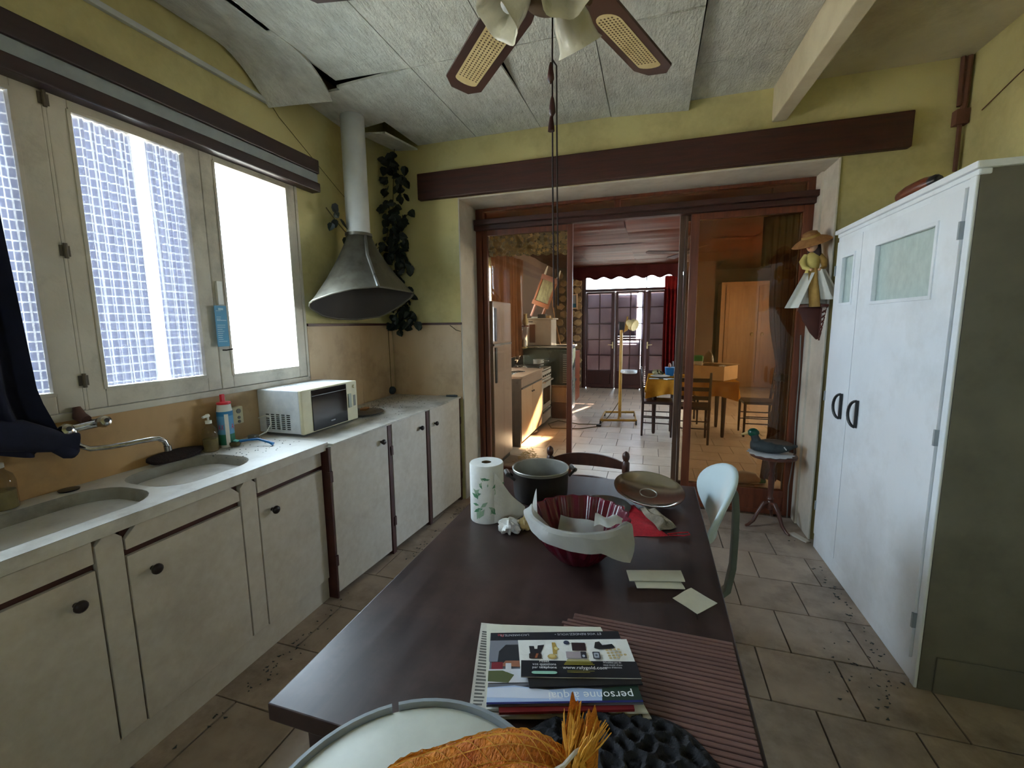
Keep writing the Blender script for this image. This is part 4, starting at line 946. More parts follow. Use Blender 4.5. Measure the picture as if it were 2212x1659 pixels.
for az in (64, 206, 300):
    d = Vector((math.cos(R(az)), math.sin(R(az)), 0)); ax = (d * .62 + Vector((0, 0, -.78))).normalized(); o = Vector((HX, HY, 2.365)) + d * .05
    Q = ax.to_track_quat('Z', 'Y').to_matrix()
    part(MB().tube([Vector((HX, HY, 2.38)) + d * .02, o, o + ax * .03], .012, 8), 'lamp_arm', 'cane_hole', fan, smooth=40)
    def sc(a, k): return 1 + (.07 * math.cos(6 * a) * max(0, (k - 3)) / 4)
    t = part(MB().lathe([(q * .9, z * .9) for q, z in ((.020, .02), (.030, .03), (.045, .055), (.054, .085), (.057, .115), (.064, .14), (.073, .152), (.070, .150), (.060, .135), (.050, .09), (.030, .04))], o, 36, Q, fn=sc, cap0=False, cap1=False), 'tulip_shade', 'tulip_glass', fan, smooth=60)
    part(MB().lathe([(.004, .03), (.018, .05), (.024, .08), (.016, .10), (.003, .108)], o, 14, Q), 'bulb', 'pipe_paint', t, smooth=60)
pc = thing('pull_cord', 'long doubled dark pull cord with wooden tassels hanging below the fan', 'cord', (-0.262, 1.2, 1.545))
part(MB().tube([(-.262, 1.2, 2.33), (-.263, 1.2, 2.18), (-.262, 1.2, 1.9), (-.258, 1.2, 1.545)], .0022, 6), 'strand', 'cord_dark', pc)
part(MB().tube([(-.262, 1.2, 2.17), (-.252, 1.2, 2.155), (-.250, 1.2, 1.9), (-.246, 1.2, 1.55)], .0022, 6), 'strand', 'cord_dark', pc)
for x, z, h in ((-.267, 2.165, .05), (-.263, 2.085, .05), (-.2655, 2.040, .04)):
    part(MB().lathe([(.002, 0), (.005, -.008), (.0085, -.03), (.009, -.04), (.003, -h)], (x, 1.2, z), 12), 'tassel', 'tassel_wood', pc, smooth=50)

# ---- faucet
fa = thing('faucet', 'chrome wall faucet with a long swan spout over the sink', 'faucet', (-2.06, 1.06, 0.97))
part(MB().tube([(-2.07, .995, 1.128), (-2.07, 1.125, 1.135)], .016, 12), 'body', 'chrome', fa, smooth=40)
for y, z in ((1.0, 1.130), (1.118, 1.137)):
    part(MB().tube([(-2.155, y, z - .005), (-2.085, y, z)], .014, 10), 'wall_union', 'chrome', fa, smooth=40)
    ax = Matrix.Rotation(R(75), 3, 'Y')
    t = part(MB().lathe([(.012, 0), (.022, .012), (.024, .03), (.020, .044), (.012, .047)], (-2.06, y, z), 8, ax), 'tap_handle', 'chrome', fa, smooth=30)
    part(MB().lathe([(.008, .046), (.009, .050), (.002, .0505)], (-2.06, y, z), 10, ax), 'tap_marker', 'black_metal', t)
part(MB().tube([(-2.06, 1.035, 1.125), (-2.055, 1.035, 1.09), (-2.045, 1.038, 1.066), (-2.025, 1.06, 1.050), (-2.0, 1.11, 1.046), (-1.97, 1.235, 1.046), (-1.965, 1.262, 1.043), (-1.962, 1.282, 1.028), (-1.96, 1.290, .998)], .010, 12), 'spout', 'chrome', fa, smooth=50)
part(MB().tube([(-1.96, 1.290, 1.005), (-1.96, 1.292, .983)], .014, 10), 'aerator', 'chrome', fa, smooth=40)
part(MB().tube([(-2.14, 1.095, 1.20), (-2.13, 1.095, 1.165), (-2.10, 1.10, 1.150)], [.012, .022, .018], 10), 'pipe_fitting', 'rust_pipe', fa, smooth=40)
# dark mat behind the second basin
b = MB(); b.lathe([(.005, 0), (.11, 0), (.12, .006), (.118, .014), (.09, .018), (.005, .016)], (0, 0, 0), 28, fn=lambda a, k: 1 + .03 * math.sin(5 * a)); b.v = [(-2.105 + p[0] * .36, 1.42 + p[1] * 1.08, .893 + p[2] * 1.2 + .012 - p[0] * .10) for p in b.v]
single(b, 'scouring_mat', 'mat_dark', 'dark brown oval scouring mat lying behind the far sink basin', 'mat', smooth=50)
b = MB(); b.lathe([(.004, .8905), (.03, .8905), (.032, .896), (.004, .898)], (-2.11, 1.02, 0), 18); single(b, 'sink_plug', 'black_metal', 'dark round plug lying on the rim behind the near basin', 'plug', smooth=40)
# soap dispensers
def pump(name, label, x, y, h, r, m):
    t = thing(name, label, 'soap dispenser', (x, y, .891))
    part(MB().lathe([(r * .9, .891), (r, .895), (r, .891 + h * .5), (r * .86, .891 + h * .62), (r * .4, .891 + h * .72), (r * .38, .891 + h * .78)], (x, y, 0), 22), 'bottle', m, t, smooth=40)
    part(MB().lathe([(r * .92, .893), (r * .92, .891 + h * .34)], (x, y, 0), 20), 'liquid', 'rush', t, smooth=40)
    part(MB().lathe([(r * .42, .891 + h * .76), (r * .42, .891 + h * .84), (r * .14, .891 + h * .85), (r * .14, .891 + h * .95)], (x, y, 0), 16), 'collar', 'white_plastic', t, smooth=35)
    part(MB().tube([(x + .0, y - .008, .891 + h * .975), (x, y + .004, .891 + h * .975), (x + .004, y - .03, .891 + h * .955)], [.009, .009, .006], 8), 'pump_head', 'white_plastic', t, smooth=40)
pump('soap_dispenser', 'clear soap dispenser with a white pump left of the red-capped bottle', -2.085, 1.575, .185, .034, 'soap_clear')
pump('soap_dispenser', 'amber soap dispenser at the left frame edge behind the near basin', -2.115, .845, .19, .038, 'soap_clear')
# red-capped detergent bottle
dt = thing('detergent_bottle', 'tall blue and white cleaner bottle with a red flip cap', 'bottle', (-2.085, 1.665, .891))
cx, cy_ = -2.085, 1.665
prof = [(.034, .891), (.036, .895), (.036, .93), (.036, 1.07), (.034, 1.085), (.030, 1.115)]
def sleeve(z0, z1, r, m, nm): part(MB().lathe([(r, z0), (r, z1)], (cx, cy_, 0), 26), nm, m, dt, smooth=40)
part(MB().lathe(prof, (cx, cy_, 0), 26), 'bottle', 'white_plastic', dt, smooth=40)
sleeve(1.055, 1.078, .0365, plain('label_blue', (36, 120, 170), .4), 'label_band'); sleeve(.905, .96, .0365, plain('label_green', (36, 110, 80), .4), 'label_band'); sleeve(.96, 1.055, .0365, plain('label_pale', (90, 150, 190), .4), 'label_band')
b = MB(); b.grid(lambda u, v: (cx + .0372 * math.cos(R(-44 + 28 * u)), cy_ + .0372 * math.sin(R(-44 + 28 * u)), .90 + .165 * v), 6, 1); part(b, 'label_stripe', 'white_plastic', dt, smooth=40)
part(MB().lathe([(.031, 1.113), (.033, 1.116), (.032, 1.124), (.012, 1.128)], (cx, cy_, 0), 22), 'cap', plain('cap_red', (206, 26, 44), .35), dt, smooth=40)
part(MB().box(cx - .008, cx + .006, cy_ - .014, cy_ + .006, 1.124, 1.165), 'spout_flap', 'ink_206_26_44' if 'ink_206_26_44' in MATS else ink((206, 26, 44)), dt, bevel=.003)
for chx, a0 in (('A', -128), ('J', -110), ('A', -94), ('X', -73), ('A', 1)):
    # letters wrap round the bottle, the name broken by the pale stripe
    a = R(a0); n = Vector((math.cos(a), math.sin(a), 0)); t_ = Vector((-n.y, n.x, 0)); F = fr(Vector((cx, cy_, .985)) + n * .0374, t_, (0, 0, 1))
    o = text(chx, .040, F, ink((210, 30, 50)), dt, sx=.5)
# outlet
ou = thing('wall_outlet', 'old grey double wall outlet beside the cleaner bottle', 'outlet', (-2.15, 1.77, .98))
part(MB().box(-2.152, -2.118, 1.732, 1.800, .985, 1.078), 'box', 'cream_plastic', ou, bevel=.004)
for z in (1.055, 1.02, .998):
    ax = Matrix.Rotation(R(90), 3, 'Y'); part(MB().lathe([(.013 if z > 1.04 else .008, 0), (.013 if z > 1.04 else .008, .004), (.006, .0042)], (-2.118, 1.772, z), 14, ax), 'socket', 'grey_cable', ou, smooth=35)
# dish brush lying on the worktop
br = thing('dish_brush', 'blue dish brush lying beside the far basin', 'brush', (-1.96, 1.70, .891))
part(MB().tube([(-2.03, 1.685, .915), (-1.99, 1.70, .921), (-1.94, 1.72, .925), (-1.88, 1.735, .908), (-1.862, 1.74, .899)], [.008, .006, .0065, .007, .010], 8), 'handle', 'blue_plastic', br, smooth=50)
part(MB().box(-2.085, -2.025, 1.668, 1.69, .915, .924), 'head', plain('teal', (110, 200, 196), .4), br, bevel=.004)
part(MB().lathe([(.004, .891), (.022, .893), (.028, .905), (.026, .916)], (-2.05, 1.675, 0), 18, sx=1.2), 'bristles', 'stem_brown', br, smooth=50)
# microwave
mw = thing('microwave', 'white microwave oven with a black glass door on the worktop', 'microwave', (-1.99, 2.17, .905))
Mx, My0, My1, Mz0, Mz1 = -1.835, 1.925, 2.405, .902, 1.150
part(MB().box(-2.148, Mx - .02, My0, My1, Mz0, Mz1), 'housing', 'oven_paint', mw, bevel=.006)
fp = part(MB().box(Mx - .022, Mx, My0, My1, Mz0 - .003, Mz1 + .001), 'front_frame', 'cream_plastic', mw, bevel=.006)
part(MB().box(Mx - .002, Mx + .004, 2.000, 2.298, Mz0 + .004, Mz1 - .008), 'door_glass', 'oven_glass', mw, bevel=.002)
part(MB().box(Mx + .002, Mx + .0045, 2.0, 2.298, 1.108, 1.1095), 'door_line', 'grey_steel', mw)
part(MB().box(Mx - .001, Mx + .006, 2.312, 2.342, .985, 1.075), 'door_button', plain('grey_btn', (150, 156, 140), .4), mw, bevel=.004)
part(MB().box(Mx - .001, Mx + .002, 2.365, 2.385, .99, 1.06), 'control_strip', 'grey_cable', mw)
for z in (1.105, 1.085): 
    part(MB().lathe([(.012, 0), (.011, .010), (.003, .011)], (Mx, 2.373, z + .012), 16, Matrix.Rotation(R(90), 3, 'Y')), 'dial', 'cream_plastic', mw, smooth=40) if z > 1.1 else None
part(MB().box(Mx + .003, Mx + .0045, 2.145, 2.18, .935, .942), 'badge', 'grey_steel', mw)
b = MB()
for c_ in range(5):
    for r in range(8): b.box(-2.095 + .037 * c_, -2.072 + .037 * c_, My0 - .0012, My0 + .002, .925 + .0115 * r, .9305 + .0115 * r)
part(b, 'vent_slots', 'oven_glass', mw, stuff=True)
for k in range(4): part(MB().box(-2.09 + .025 * k, -2.08 + .025 * k, 2.06 + .02 * k, 2.16 + .02 * k, Mz1 - .001, Mz1 + .0008), 'top_slot', 'grey_cable', mw)
for x in (-2.12, -1.87):
    for y in (1.96, 2.37): part(MB().lathe([(.013, .8905), (.013, .904)], (x, y, 0), 10), 'foot', 'black_metal', mw)
pl = thing('power_plug', 'grey plug with a white cord beside the microwave', 'plug', (-2.08, 1.83, .891))
part(MB().box(-2.105, -2.055, 1.80, 1.835, .8915, .915), 'plug_body', 'grey_cable', pl, bevel=.006)
part(MB().tube([(-2.06, 1.83, .905), (-2.03, 1.86, .925), (-2.02, 1.885, .965), (-2.04, 1.90, 1.0), (-2.08, 1.905, 1.005), (-2.125, 1.90, .99)], .0035, 8), 'cord', 'white_plastic', pl, smooth=50)
b = MB(); b.lathe([(.02, .8945), (.10, .8945), (.128, .906), (.132, .910), (.128, .911), (.098, .901), (.02, .900)], (-1.90, 2.56, 0), 36); t = single(b, 'plate', 'grey_steel', 'shallow metal plate lying on the worktop right of the microwave', 'plate', smooth=40)
t = thing('serving_spoon', 'small brown-handled spoon resting on the metal plate', 'spoon', (-1.94, 2.6, .918))
part(MB().tube([(-2.06, 2.58, .922), (-1.97, 2.60, .918), (-1.93, 2.605, .916)], .004, 8), 'shaft', 'grey_steel', t, smooth=40)
part(MB().tube([(-1.965, 2.60, .914), (-1.93, 2.612, .918), (-1.90, 2.618, .926)], [.008, .014, .006], 8), 'handle', 'straw', t, smooth=40)
so_ = thing('wall_socket', 'round dark wall socket in the corner behind the worktop', 'socket', (-2.12, 3.30, .91))
part(MB().lathe([(.034, 0), (.034, .02), (.024, .032), (.004, .033)], (-2.15, 3.285, .945), 18, Matrix.Rotation(R(90), 3, 'Y')), 'body', 'duck_dark', so_, smooth=40)
part(MB().tube([(-2.148, 3.285, .975), (-2.149, 3.285, 1.2), (-2.149, 3.285, 1.503)], .003, 6), 'cord', 'stem_brown', so_)
t = thing('kitchen_knife', 'small dark-handled knife at the far end of the worktop', 'knife', (-1.62, 3.31, .906))
part(MB().tube([(-1.63, 3.30, .914), (-1.56, 3.31, .914), (-1.535, 3.312, .914)], [.008, .010, .008], 8), 'handle', 'duck_dark', t, smooth=40)
part(MB().box(-1.70, -1.63, 3.292, 3.304, .912, .914), 'blade', 'grey_steel', t)
# blue card hanging on the window lock
cdv = thing('door_hanger_card', 'blue printed card hanging from the window lock', 'card', (-2.13, 1.735, 1.40))
part(MB().box(-2.130, -2.128, 1.702, 1.768, 1.405, 1.615), 'card', plain('card_blue', (60, 140, 180), .5), cdv)
b = MB(); rd = random.Random(4)
for k in range(16):
    z = 1.590 - .0105 * k; L = rd.uniform(.02, .05)
    if k in (1, 2, 5, 6): continue
    b.box(-2.1278, -2.1272, 1.709, 1.709 + L, z - .003, z)
b.box(-2.1278, -2.1272, 1.722, 1.750, 1.592, 1.603); b.box(-2.1278, -2.1272, 1.709, 1.762, 1.538, 1.542)
part(b, 'print', plain('card_print', (170, 210, 224), .5), cdv)
# small wire at the left reveal
single(MB().tube([(-1.60, YB - .012, 1.50), (-1.54, YB - .02, 1.46), (-1.505, YB - .01, 1.45)], .003, 6), 'loose_wire', 'stem_brown', 'short loose wire hanging from the dado strip at the door reveal', 'wire')

# ---- ivy garland behind the hood
iv = thing('ivy_garland', 'artificial ivy garland trailing down the corner behind the hood', 'garland', (-2.0, 3.25, 1.35))
stems = [[(-2.02, 3.30, 2.92), (-2.05, 3.30, 2.6), (-2.06, 3.29, 2.3), (-2.05, 3.28, 2.05), (-2.06, 3.28, 1.75), (-2.04, 3.28, 1.45)], [(-2.06, 3.29, 2.35), (-1.98, 3.28, 2.36), (-1.89, 3.27, 2.40)], [(-2.04, 3.29, 2.2), (-1.96, 3.27, 2.05), (-1.93, 3.26, 1.95)], [(-2.05, 3.28, 1.72), (-1.98, 3.26, 1.60), (-1.93, 3.25, 1.52)], [(-2.09, 3.05, 2.08), (-2.085, 2.75, 2.14), (-2.075, 2.6, 2.22), (-2.06, 2.5, 2.275)], [(-2.08, 3.29, 2.5), (-2.10, 3.25, 2.2), (-2.09, 3.05, 2.08)]]
for k, s in enumerate(stems): part(MB().tube(s, .004, 6), 'stem', 'stem_brown', iv)
lv = [(0, 0), (.018, .006), (.024, .022), (.014, .042), (0, .056), (-.014, .042), (-.024, .022), (-.018, .006)]
b = MB(); b.add([(x, y, .006 * abs(x) / .024) for x, y in lv] + [(0, .025, -.004)] + [(x, y, .0012 + .006 * abs(x) / .024) for x, y in lv] + [(0, .025, -.0028)], [(i, (i + 1) % 8, 8) for i in range(8)] + [(9 + (i + 1) % 8, 9 + i, 17) for i in range(8)] + [(i, 9 + i, 9 + (i + 1) % 8, (i + 1) % 8) for i in range(8)])
leaf_me = b.mesh('leaf', 'leaf_green', smooth=30)
rd = random.Random(9)
def leaf(p, s=1.0, face=None):
    o = bpy.data.objects.new('leaf', leaf_me); COL.objects.link(o); o.parent = iv; o.location = Vector(p) - ORG[iv]; o.scale = (s,) * 3
    o.rotation_euler = (R(90 + rd.uniform(-40, 40)) + math.pi * 0, R(rd.uniform(-30, 30)), R(rd.uniform(-50, 50) + (15 if face is None else face)))
    o.rotation_euler.rotate_axis('Z', R(180 + rd.uniform(-75, 75)))
def along(s, t):
    P = [Vector(p) for p in s]; k = min(int(t * (len(P) - 1)), len(P) - 2); return P[k].lerp(P[k + 1], t * (len(P) - 1) - k)
for k, (s, n, sp) in enumerate(zip(stems, (150, 16, 18, 24, 6, 14), (.062, .035, .04, .06, .02, .05))):
    for _ in range(n):
        t = rd.random() if k != 4 else .45 + .55 * rd.random()
        p = along(s, t)
        leaf((max(p.x + rd.gauss(0, sp), -2.135) if k != 4 else p.x + rd.uniform(0, .03), min(p.y + rd.uniform(-.05, .02), 3.325) if k != 4 else p.y + rd.uniform(-.03, .03), min(p.z + rd.gauss(0, .03), 2.86)), rd.uniform(.95, 1.5), 60 if k == 4 else None)

# ================================================================== things on the kitchen table
TZ = 0.75
# ribbed slat mat
sm = thing('slatted_mat', 'brown slatted table mat partly under the newspapers', 'mat', (0.02, .85, TZ))
for k in range(34):
    y = .615 + .0128 * k; x0 = -.175 + .02 * math.sin(k); xe = .2025
    if k > 31: x0 = -.17
    part(MB().box(x0, xe, y, y + .0098, TZ + .0005, TZ + .0055), 'slat', 'slat_wood', sm, bevel=.002)
part(MB().box(-.17, .2, .615, 1.048, TZ, TZ + .001), 'backing', 'slat_wood', sm)
# black knitted mat, open cells
bk = thing('black_doily', 'thick black openwork crocheted mat at the near table edge', 'mat', (-.03, .62, TZ + .006))
rd = random.Random(21); C0 = Vector((-.02, .585)); RX, RY = .205, .205
seeds = []
while len(seeds) < 150:
    a = rd.uniform(0, 6.283); r = math.sqrt(rd.random()); p = Vector((r * math.cos(a), r * math.sin(a)))
    if all((p - q).length > .112 for q in seeds): seeds.append(p)
    elif rd.random() < .004: seeds.append(p)
def hgt(p):
    d = sorted((p - q).length for q in seeds)[:2]; e = d[1] - d[0]
    return max(0, 1 - e / .06) ** .7 + .25 * math.sin(31 * p.x) * math.sin(37 * p.y)
b = MB()
for j in range(24):
    for i in range(0): pass
def bf(u, v):
    r = max(v, .001); a = 2 * math.pi * u; p = Vector((r * math.cos(a), r * math.sin(a))); edge = 1 - max(0, (r - .9) / .1)
    h = hgt(p * .97) * .011 * edge + .014 * (1 - r * r) + .004
    return (C0.x + RX * p.x * (1 + .03 * math.sin(7 * a)), C0.y + RY * p.y * (1 + .03 * math.sin(7 * a)), TZ + .0065 + h)
b.grid(bf, 190, 60); part(b, 'knit', 'black_yarn', bk, smooth=60)
# newspapers, magazine, booklet, flyer
def sheet(c, z, t, m, name, label, cat, curl=0.0, n=10, parent=None):
    """a paper block with four corners TL TR BR BL"""
    k_ = 1.0 if z < TZ + .004 else (1.5 - z - t) / .75
    TL, TR, BR, BL = [Vector(p) * k_ for p in c]
    def fn(u, v):
        p = TL.lerp(TR, u).lerp(BL.lerp(BR, u), v); e = curl * ((1 - u) ** 4 * (1 + math.sin(5 * v)) + .5 * abs(2 * v - 1) ** 4)
        return (p.x, p.y, z + e + (curl * .25 * math.sin(7 * u + 4 * v)))
    b = MB().grid(fn, n, n); n0 = len(b.v); b.grid(lambda u, v: (fn(u, v)[0], fn(u, v)[1], fn(u, v)[2] + t), n, n); w = n + 1
    lp = [i for i in range(w)] + [j * w + n for j in range(1, w)] + [n * w + i for i in range(n - 1, -1, -1)] + [j * w for j in range(n - 1, 0, -1)]
    b.f += [(lp[k], lp[(k + 1) % len(lp)], n0 + lp[(k + 1) % len(lp)], n0 + lp[k]) for k in range(len(lp))]; b.m += [0] * len(lp)
    ctr = (TL + TR + BR + BL) / 4
    t_ = thing(name, label, cat, (ctr.x, ctr.y, z)); part(b, 'pages', m, t_, smooth=40)
    F = fr((BL.x, BL.y, z + t), (BR - BL).to_3d(), (TL - BL).to_3d()); return t_, F, (BR - BL).length, (TL - BL).length, fn, t
def pv(*q): return [Vector(p) for p in q]
s1 = sheet([(-.388, .941), (-.085, 1.000), (.022, .787), (-.317, .690)], TZ + .007, .006, 'newsprint', 'newspaper', 'folded newspaper with a crumpled left edge at the bottom of the paper pile', 'newspaper', .004)
s1b = sheet([(-.375, .945), (-.10, 1.018), (.015, .80), (-.29, .715)], TZ + .0165, .004, 'paper_cream', 'newspaper', 'cream folded newspaper second from the bottom of the paper pile', 'newspaper', .0015)
s2 = sheet([(-.345, .905), (-.055, .972), (-.01, .800), (-.262, .716)], TZ + .0228, .005, plain('brochure_red', (120, 30, 34), .5), 'magazine', 'dark red magazine showing below the glossy street cover', 'magazine')
s3 = sheet([(-.352, .921), (-.050, .990), (.006, .820), (-.292, .724)], TZ + .0285, .004, plain('cover_grey', (104, 106, 116), .3), 'magazine', 'glossy magazine with a street photo lying upside down on the pile', 'magazine')
def prints(root, F, Wd, Hd, items, z=.0004):
    """flat print on a sheet: (colour, polygon in 0..1 sheet coordinates)"""
    cols = []; b = MB()
    for k, (rgb, poly) in enumerate(items):
        m = ink(rgb)
        if m not in cols: cols.append(m)
        b.mi = cols.index(m); b.prism([(x * Wd, y * Hd) for x, y in poly], .00018, F @ Matrix.Translation((0, 0, z + .00012 * k)))
    o = link('print', b.mesh('print', cols, ORG[root]), root, ORG[root]); return o
def rc(x0, x1, y0, y1): return [(x0, y0), (x1, y0), (x1, y1), (x0, y1)]
def news(s, cols_, rows, x0, x1, y0, y1, seed):
    rd = random.Random(seed); t_, F, Wd, Hd, fn, th = s; b = MB(); TLp = fn(0, 0)
    for cidx in range(cols_):
        for r in range(rows):
            u0 = x0 + (x1 - x0) * (cidx + .08) / cols_; u1 = x0 + (x1 - x0) * (cidx + .08 + .84 * rd.uniform(.7, 1)) / cols_; v0 = y0 + (y1 - y0) * r / rows; v1 = v0 + (y1 - y0) * .5 / rows
            q = [fn(u, v) for u, v in ((u0, v0), (u1, v0), (u1, v1), (u0, v1))]
            b.add([(p[0], p[1], p[2] + th + .0003) for p in q] + [(p[0], p[1], p[2] + th) for p in q], [(0, 1, 2, 3), (0, 4, 5, 1), (1, 5, 6, 2), (2, 6, 7, 3), (3, 7, 4, 0)])
    o = link('print', b.mesh('print', ink((96, 94, 90)), ORG[t_]), t_, ORG[t_]); o['kind'] = 'stuff'
news(s1, 2, 26, .012, .17, .12, .95, 3); news(s1, 4, 3, .3, .9, .955, .985, 4)
t3, F3, W3, H3, _, th = s3
prints(t3, F3, W3, H3, [((22, 24, 34), rc(0, 1, .87, 1)), ((120, 122, 132), rc(0, 1, .55, .87)), ((40, 40, 46), [(.06, .52), (.36, .5), (.38, .72), (.33, .80), (.12, .80), (.07, .70)]), ((150, 100, 76), [(.08, .48), (.36, .46), (.36, .55), (.12, .56)]),
    ((120, 24, 40), rc(.02, .1, .43, .54)), ((206, 208, 214), rc(0, .42, .26, .44)), ((84, 92, 56), [(0, .28), (.14, .26), (.18, .36), (.1, .42), (0, .42)]), ((206, 206, 210), rc(.12, .16, .40, .52)),
    ((60, 64, 76), [(.2, .20), (.44, .18), (.46, .30), (.34, .26), (.26, .22)]), ((44, 40, 38), rc(.4, 1, .22, .52)), ((30, 32, 30), [(.42, .20), (.72, .24), (1, .20), (1, .32), (.42, .36)]),
    ((168, 190, 224), [(0, .0), (1, 0), (.99, .14), (.78, .15), (.6, .18), (.4, .16), (.18, .22), (0, .20)]), ((206, 214, 232), [(0, .08), (.5, .05), (.4, .16), (.18, .20), (0, .19)]), ((28, 50, 40), [(.74, .02), (1, .0), (1, .2), (.76, .17)]), ((24, 30, 96), rc(0, 1, .0, .022))])
def up(F, Wd, Hd, x, y, z=.0026): return F @ Matrix.Translation((x * Wd, y * Hd, z))
def ud(F, Wd, Hd, x, y, z=.0026): return F @ Matrix.Translation((x * Wd, y * Hd, z)) @ Matrix.Rotation(math.pi, 4, 'Z')
text('personne à quai', .026, ud(F3, W3, H3, .955, .125), ink((236, 240, 244)), t3)
text('ET VOS RENDEZ-VOUS •', .010, ud(F3, W3, H3, .86, .962), ink((200, 202, 210)), t3)
text('LACHARENTE.FR', .009, ud(F3, W3, H3, .30, .957), ink((214, 214, 220)), t3)
text('Re', .014, ud(F3, W3, H3, .105, .965), ink((180, 40, 50)), t3)
s4 = sheet([(-.262, .888), (-.03, .962), (.004, .868), (-.222, .792)], TZ + .0354, .003, plain('booklet_black', (26, 26, 30), .4), 'booklet', 'black printed booklet tucked under the white and black flyer', 'booklet')
s5 = sheet([(-.284, .916), (-.036, .994), (.001, .882), (-.246, .812)], TZ + .0392, .0016, 'paper_white', 'flyer', 'white and black flyer picturing valuables on top of the paper pile', 'flyer')
t5, F5, W5, H5, _, th = s5
it = [((20, 22, 30), rc(0, 1, 0, .42)), ((26, 28, 34), [(.08, .62), (.12, .58), (.17, .60), (.19, .72), (.21, .86), (.15, .84), (.145, .74), (.12, .74), (.115, .82), (.07, .82)]), ((168, 140, 70), [(.285, .60), (.32, .60), (.32, .70), (.345, .74), (.32, .80), (.31, .93), (.28, .93)]), ((214, 200, 140), ell(.315, .76, .018, .045, 10)), ((46, 30, 34), rc(.46, .585, .70, .93)), ((40, 50, 72), ell(.415, .93, .028, .06, 8)),
    ((30, 32, 36), [(.66, .78), (.70, .74), (.80, .76), (.85, .80), (.83, .9), (.74, .86), (.72, .97), (.68, .95)]), ((40, 26, 24), rrect(.07, .18, .46, .61, .02, 2)), ((150, 86, 50), [(.12, .48), (.14, .48), (.155, .60), (.135, .60)]), ((176, 150, 84), ell(.275, .52, .042, .07, 14)), ((206, 184, 120), ell(.275, .535, .028, .045, 12)), ((160, 150, 156), rc(.40, .53, .48, .66)), ((40, 40, 52), rc(.53, .58, .48, .66)), ((196, 198, 206), ell(.553, .54, .012, .035, 10)), ((44, 48, 56), rrect(.635, .70, .46, .66, .015, 2)), ((176, 180, 190), rrect(.645, .69, .49, .63, .012, 2)), ((90, 94, 104), ell(.667, .56, .012, .03, 8)),
    ((150, 200, 180), rrect(.09, .305, .055, .125, .03, 3))]
for (x0, y0, n) in ((.77, .70, 4), (.775, .615, 4), (.78, .535, 5), (.785, .465, 3)):
    for k in range(n): it.append(((186, 166, 120), ell(x0 + .035 * k, y0 + .008 * k, .014, .028, 8)))
prints(t5, F5, W5, H5, it)
Z5 = .0062
for k, l in enumerate(('Posez', 'vos questions', 'par téléphone')): text(l, .0090, up(F5, W5, H5, .20, .315 - .080 * k, Z5), ink((240, 240, 240)), t5, align='CENTER')
text('02 47 000 947 00', .0072, up(F5, W5, H5, .198, .072, Z5), ink((24, 60, 56)), t5, align='CENTER') if False else None
text('www.rafygold.com', .0120, up(F5, W5, H5, .355, .145, Z5), ink((240, 240, 240)), t5, sx=1.0)
for k in range(4): prints(t5, F5, W5, H5, [((150, 140, 50), rc(.37 + .01 * k, .63 - .012 * k, .262 + .038 * k, .284 + .038 * k))], z=Z5 - .001)
for k in range(2): prints(t5, F5, W5, H5, [((120, 112, 46), rc(.39, .62 - .04 * k, .10 - .035 * k, .115 - .035 * k))], z=Z5 - .001)
for k, l in enumerate(("N'oubliez pas de", 'vous munir d’une', 'pièce d’identité')): text(l, .0062, up(F5, W5, H5, .785, .305 - .065 * k, Z5), ink((226, 226, 226)), t5, align='CENTER', sx=.9)
# wafer packets and a paper square
for lab, c, z in (('white paper packet lying in front of the red bowl, upper of two', [(-.052, 1.276), (.104, 1.320), (.113, 1.262), (-.040, 1.222)], TZ + .009), ('white paper packet half hidden under the upper packet', [(-.03, 1.25), (.098, 1.282), (.112, 1.238), (-.018, 1.205)], TZ + .001)):
    TL, TR, BR, BL = pv(*c); b = MB(); n = 12
    def fn(u, v, s): 
        p = TL.lerp(TR, u).lerp(BL.lerp(BR, u), v); h = .006 * math.sin(math.pi * min(1, max(0, v))) ** .6 * (1 if .05 < u < .95 else .3); return (p.x, p.y, z + .004 + s * (.001 + h * .5))
    b.grid(lambda u, v: fn(u, v, -.6), n, 6); b.grid(lambda u, v: fn(u, v, 1), n, 6)
    single(b, 'paper_packet', 'paper_cream', lab, 'packet', smooth=50, group='paper packets')
sheet([(.128, 1.252), (.190, 1.200), (.134, 1.138), (.076, 1.190)], TZ + .0008, .001, 'paper_cream', 'paper_napkin', 'small square paper napkin lying by the right table edge', 'napkin', .0015)
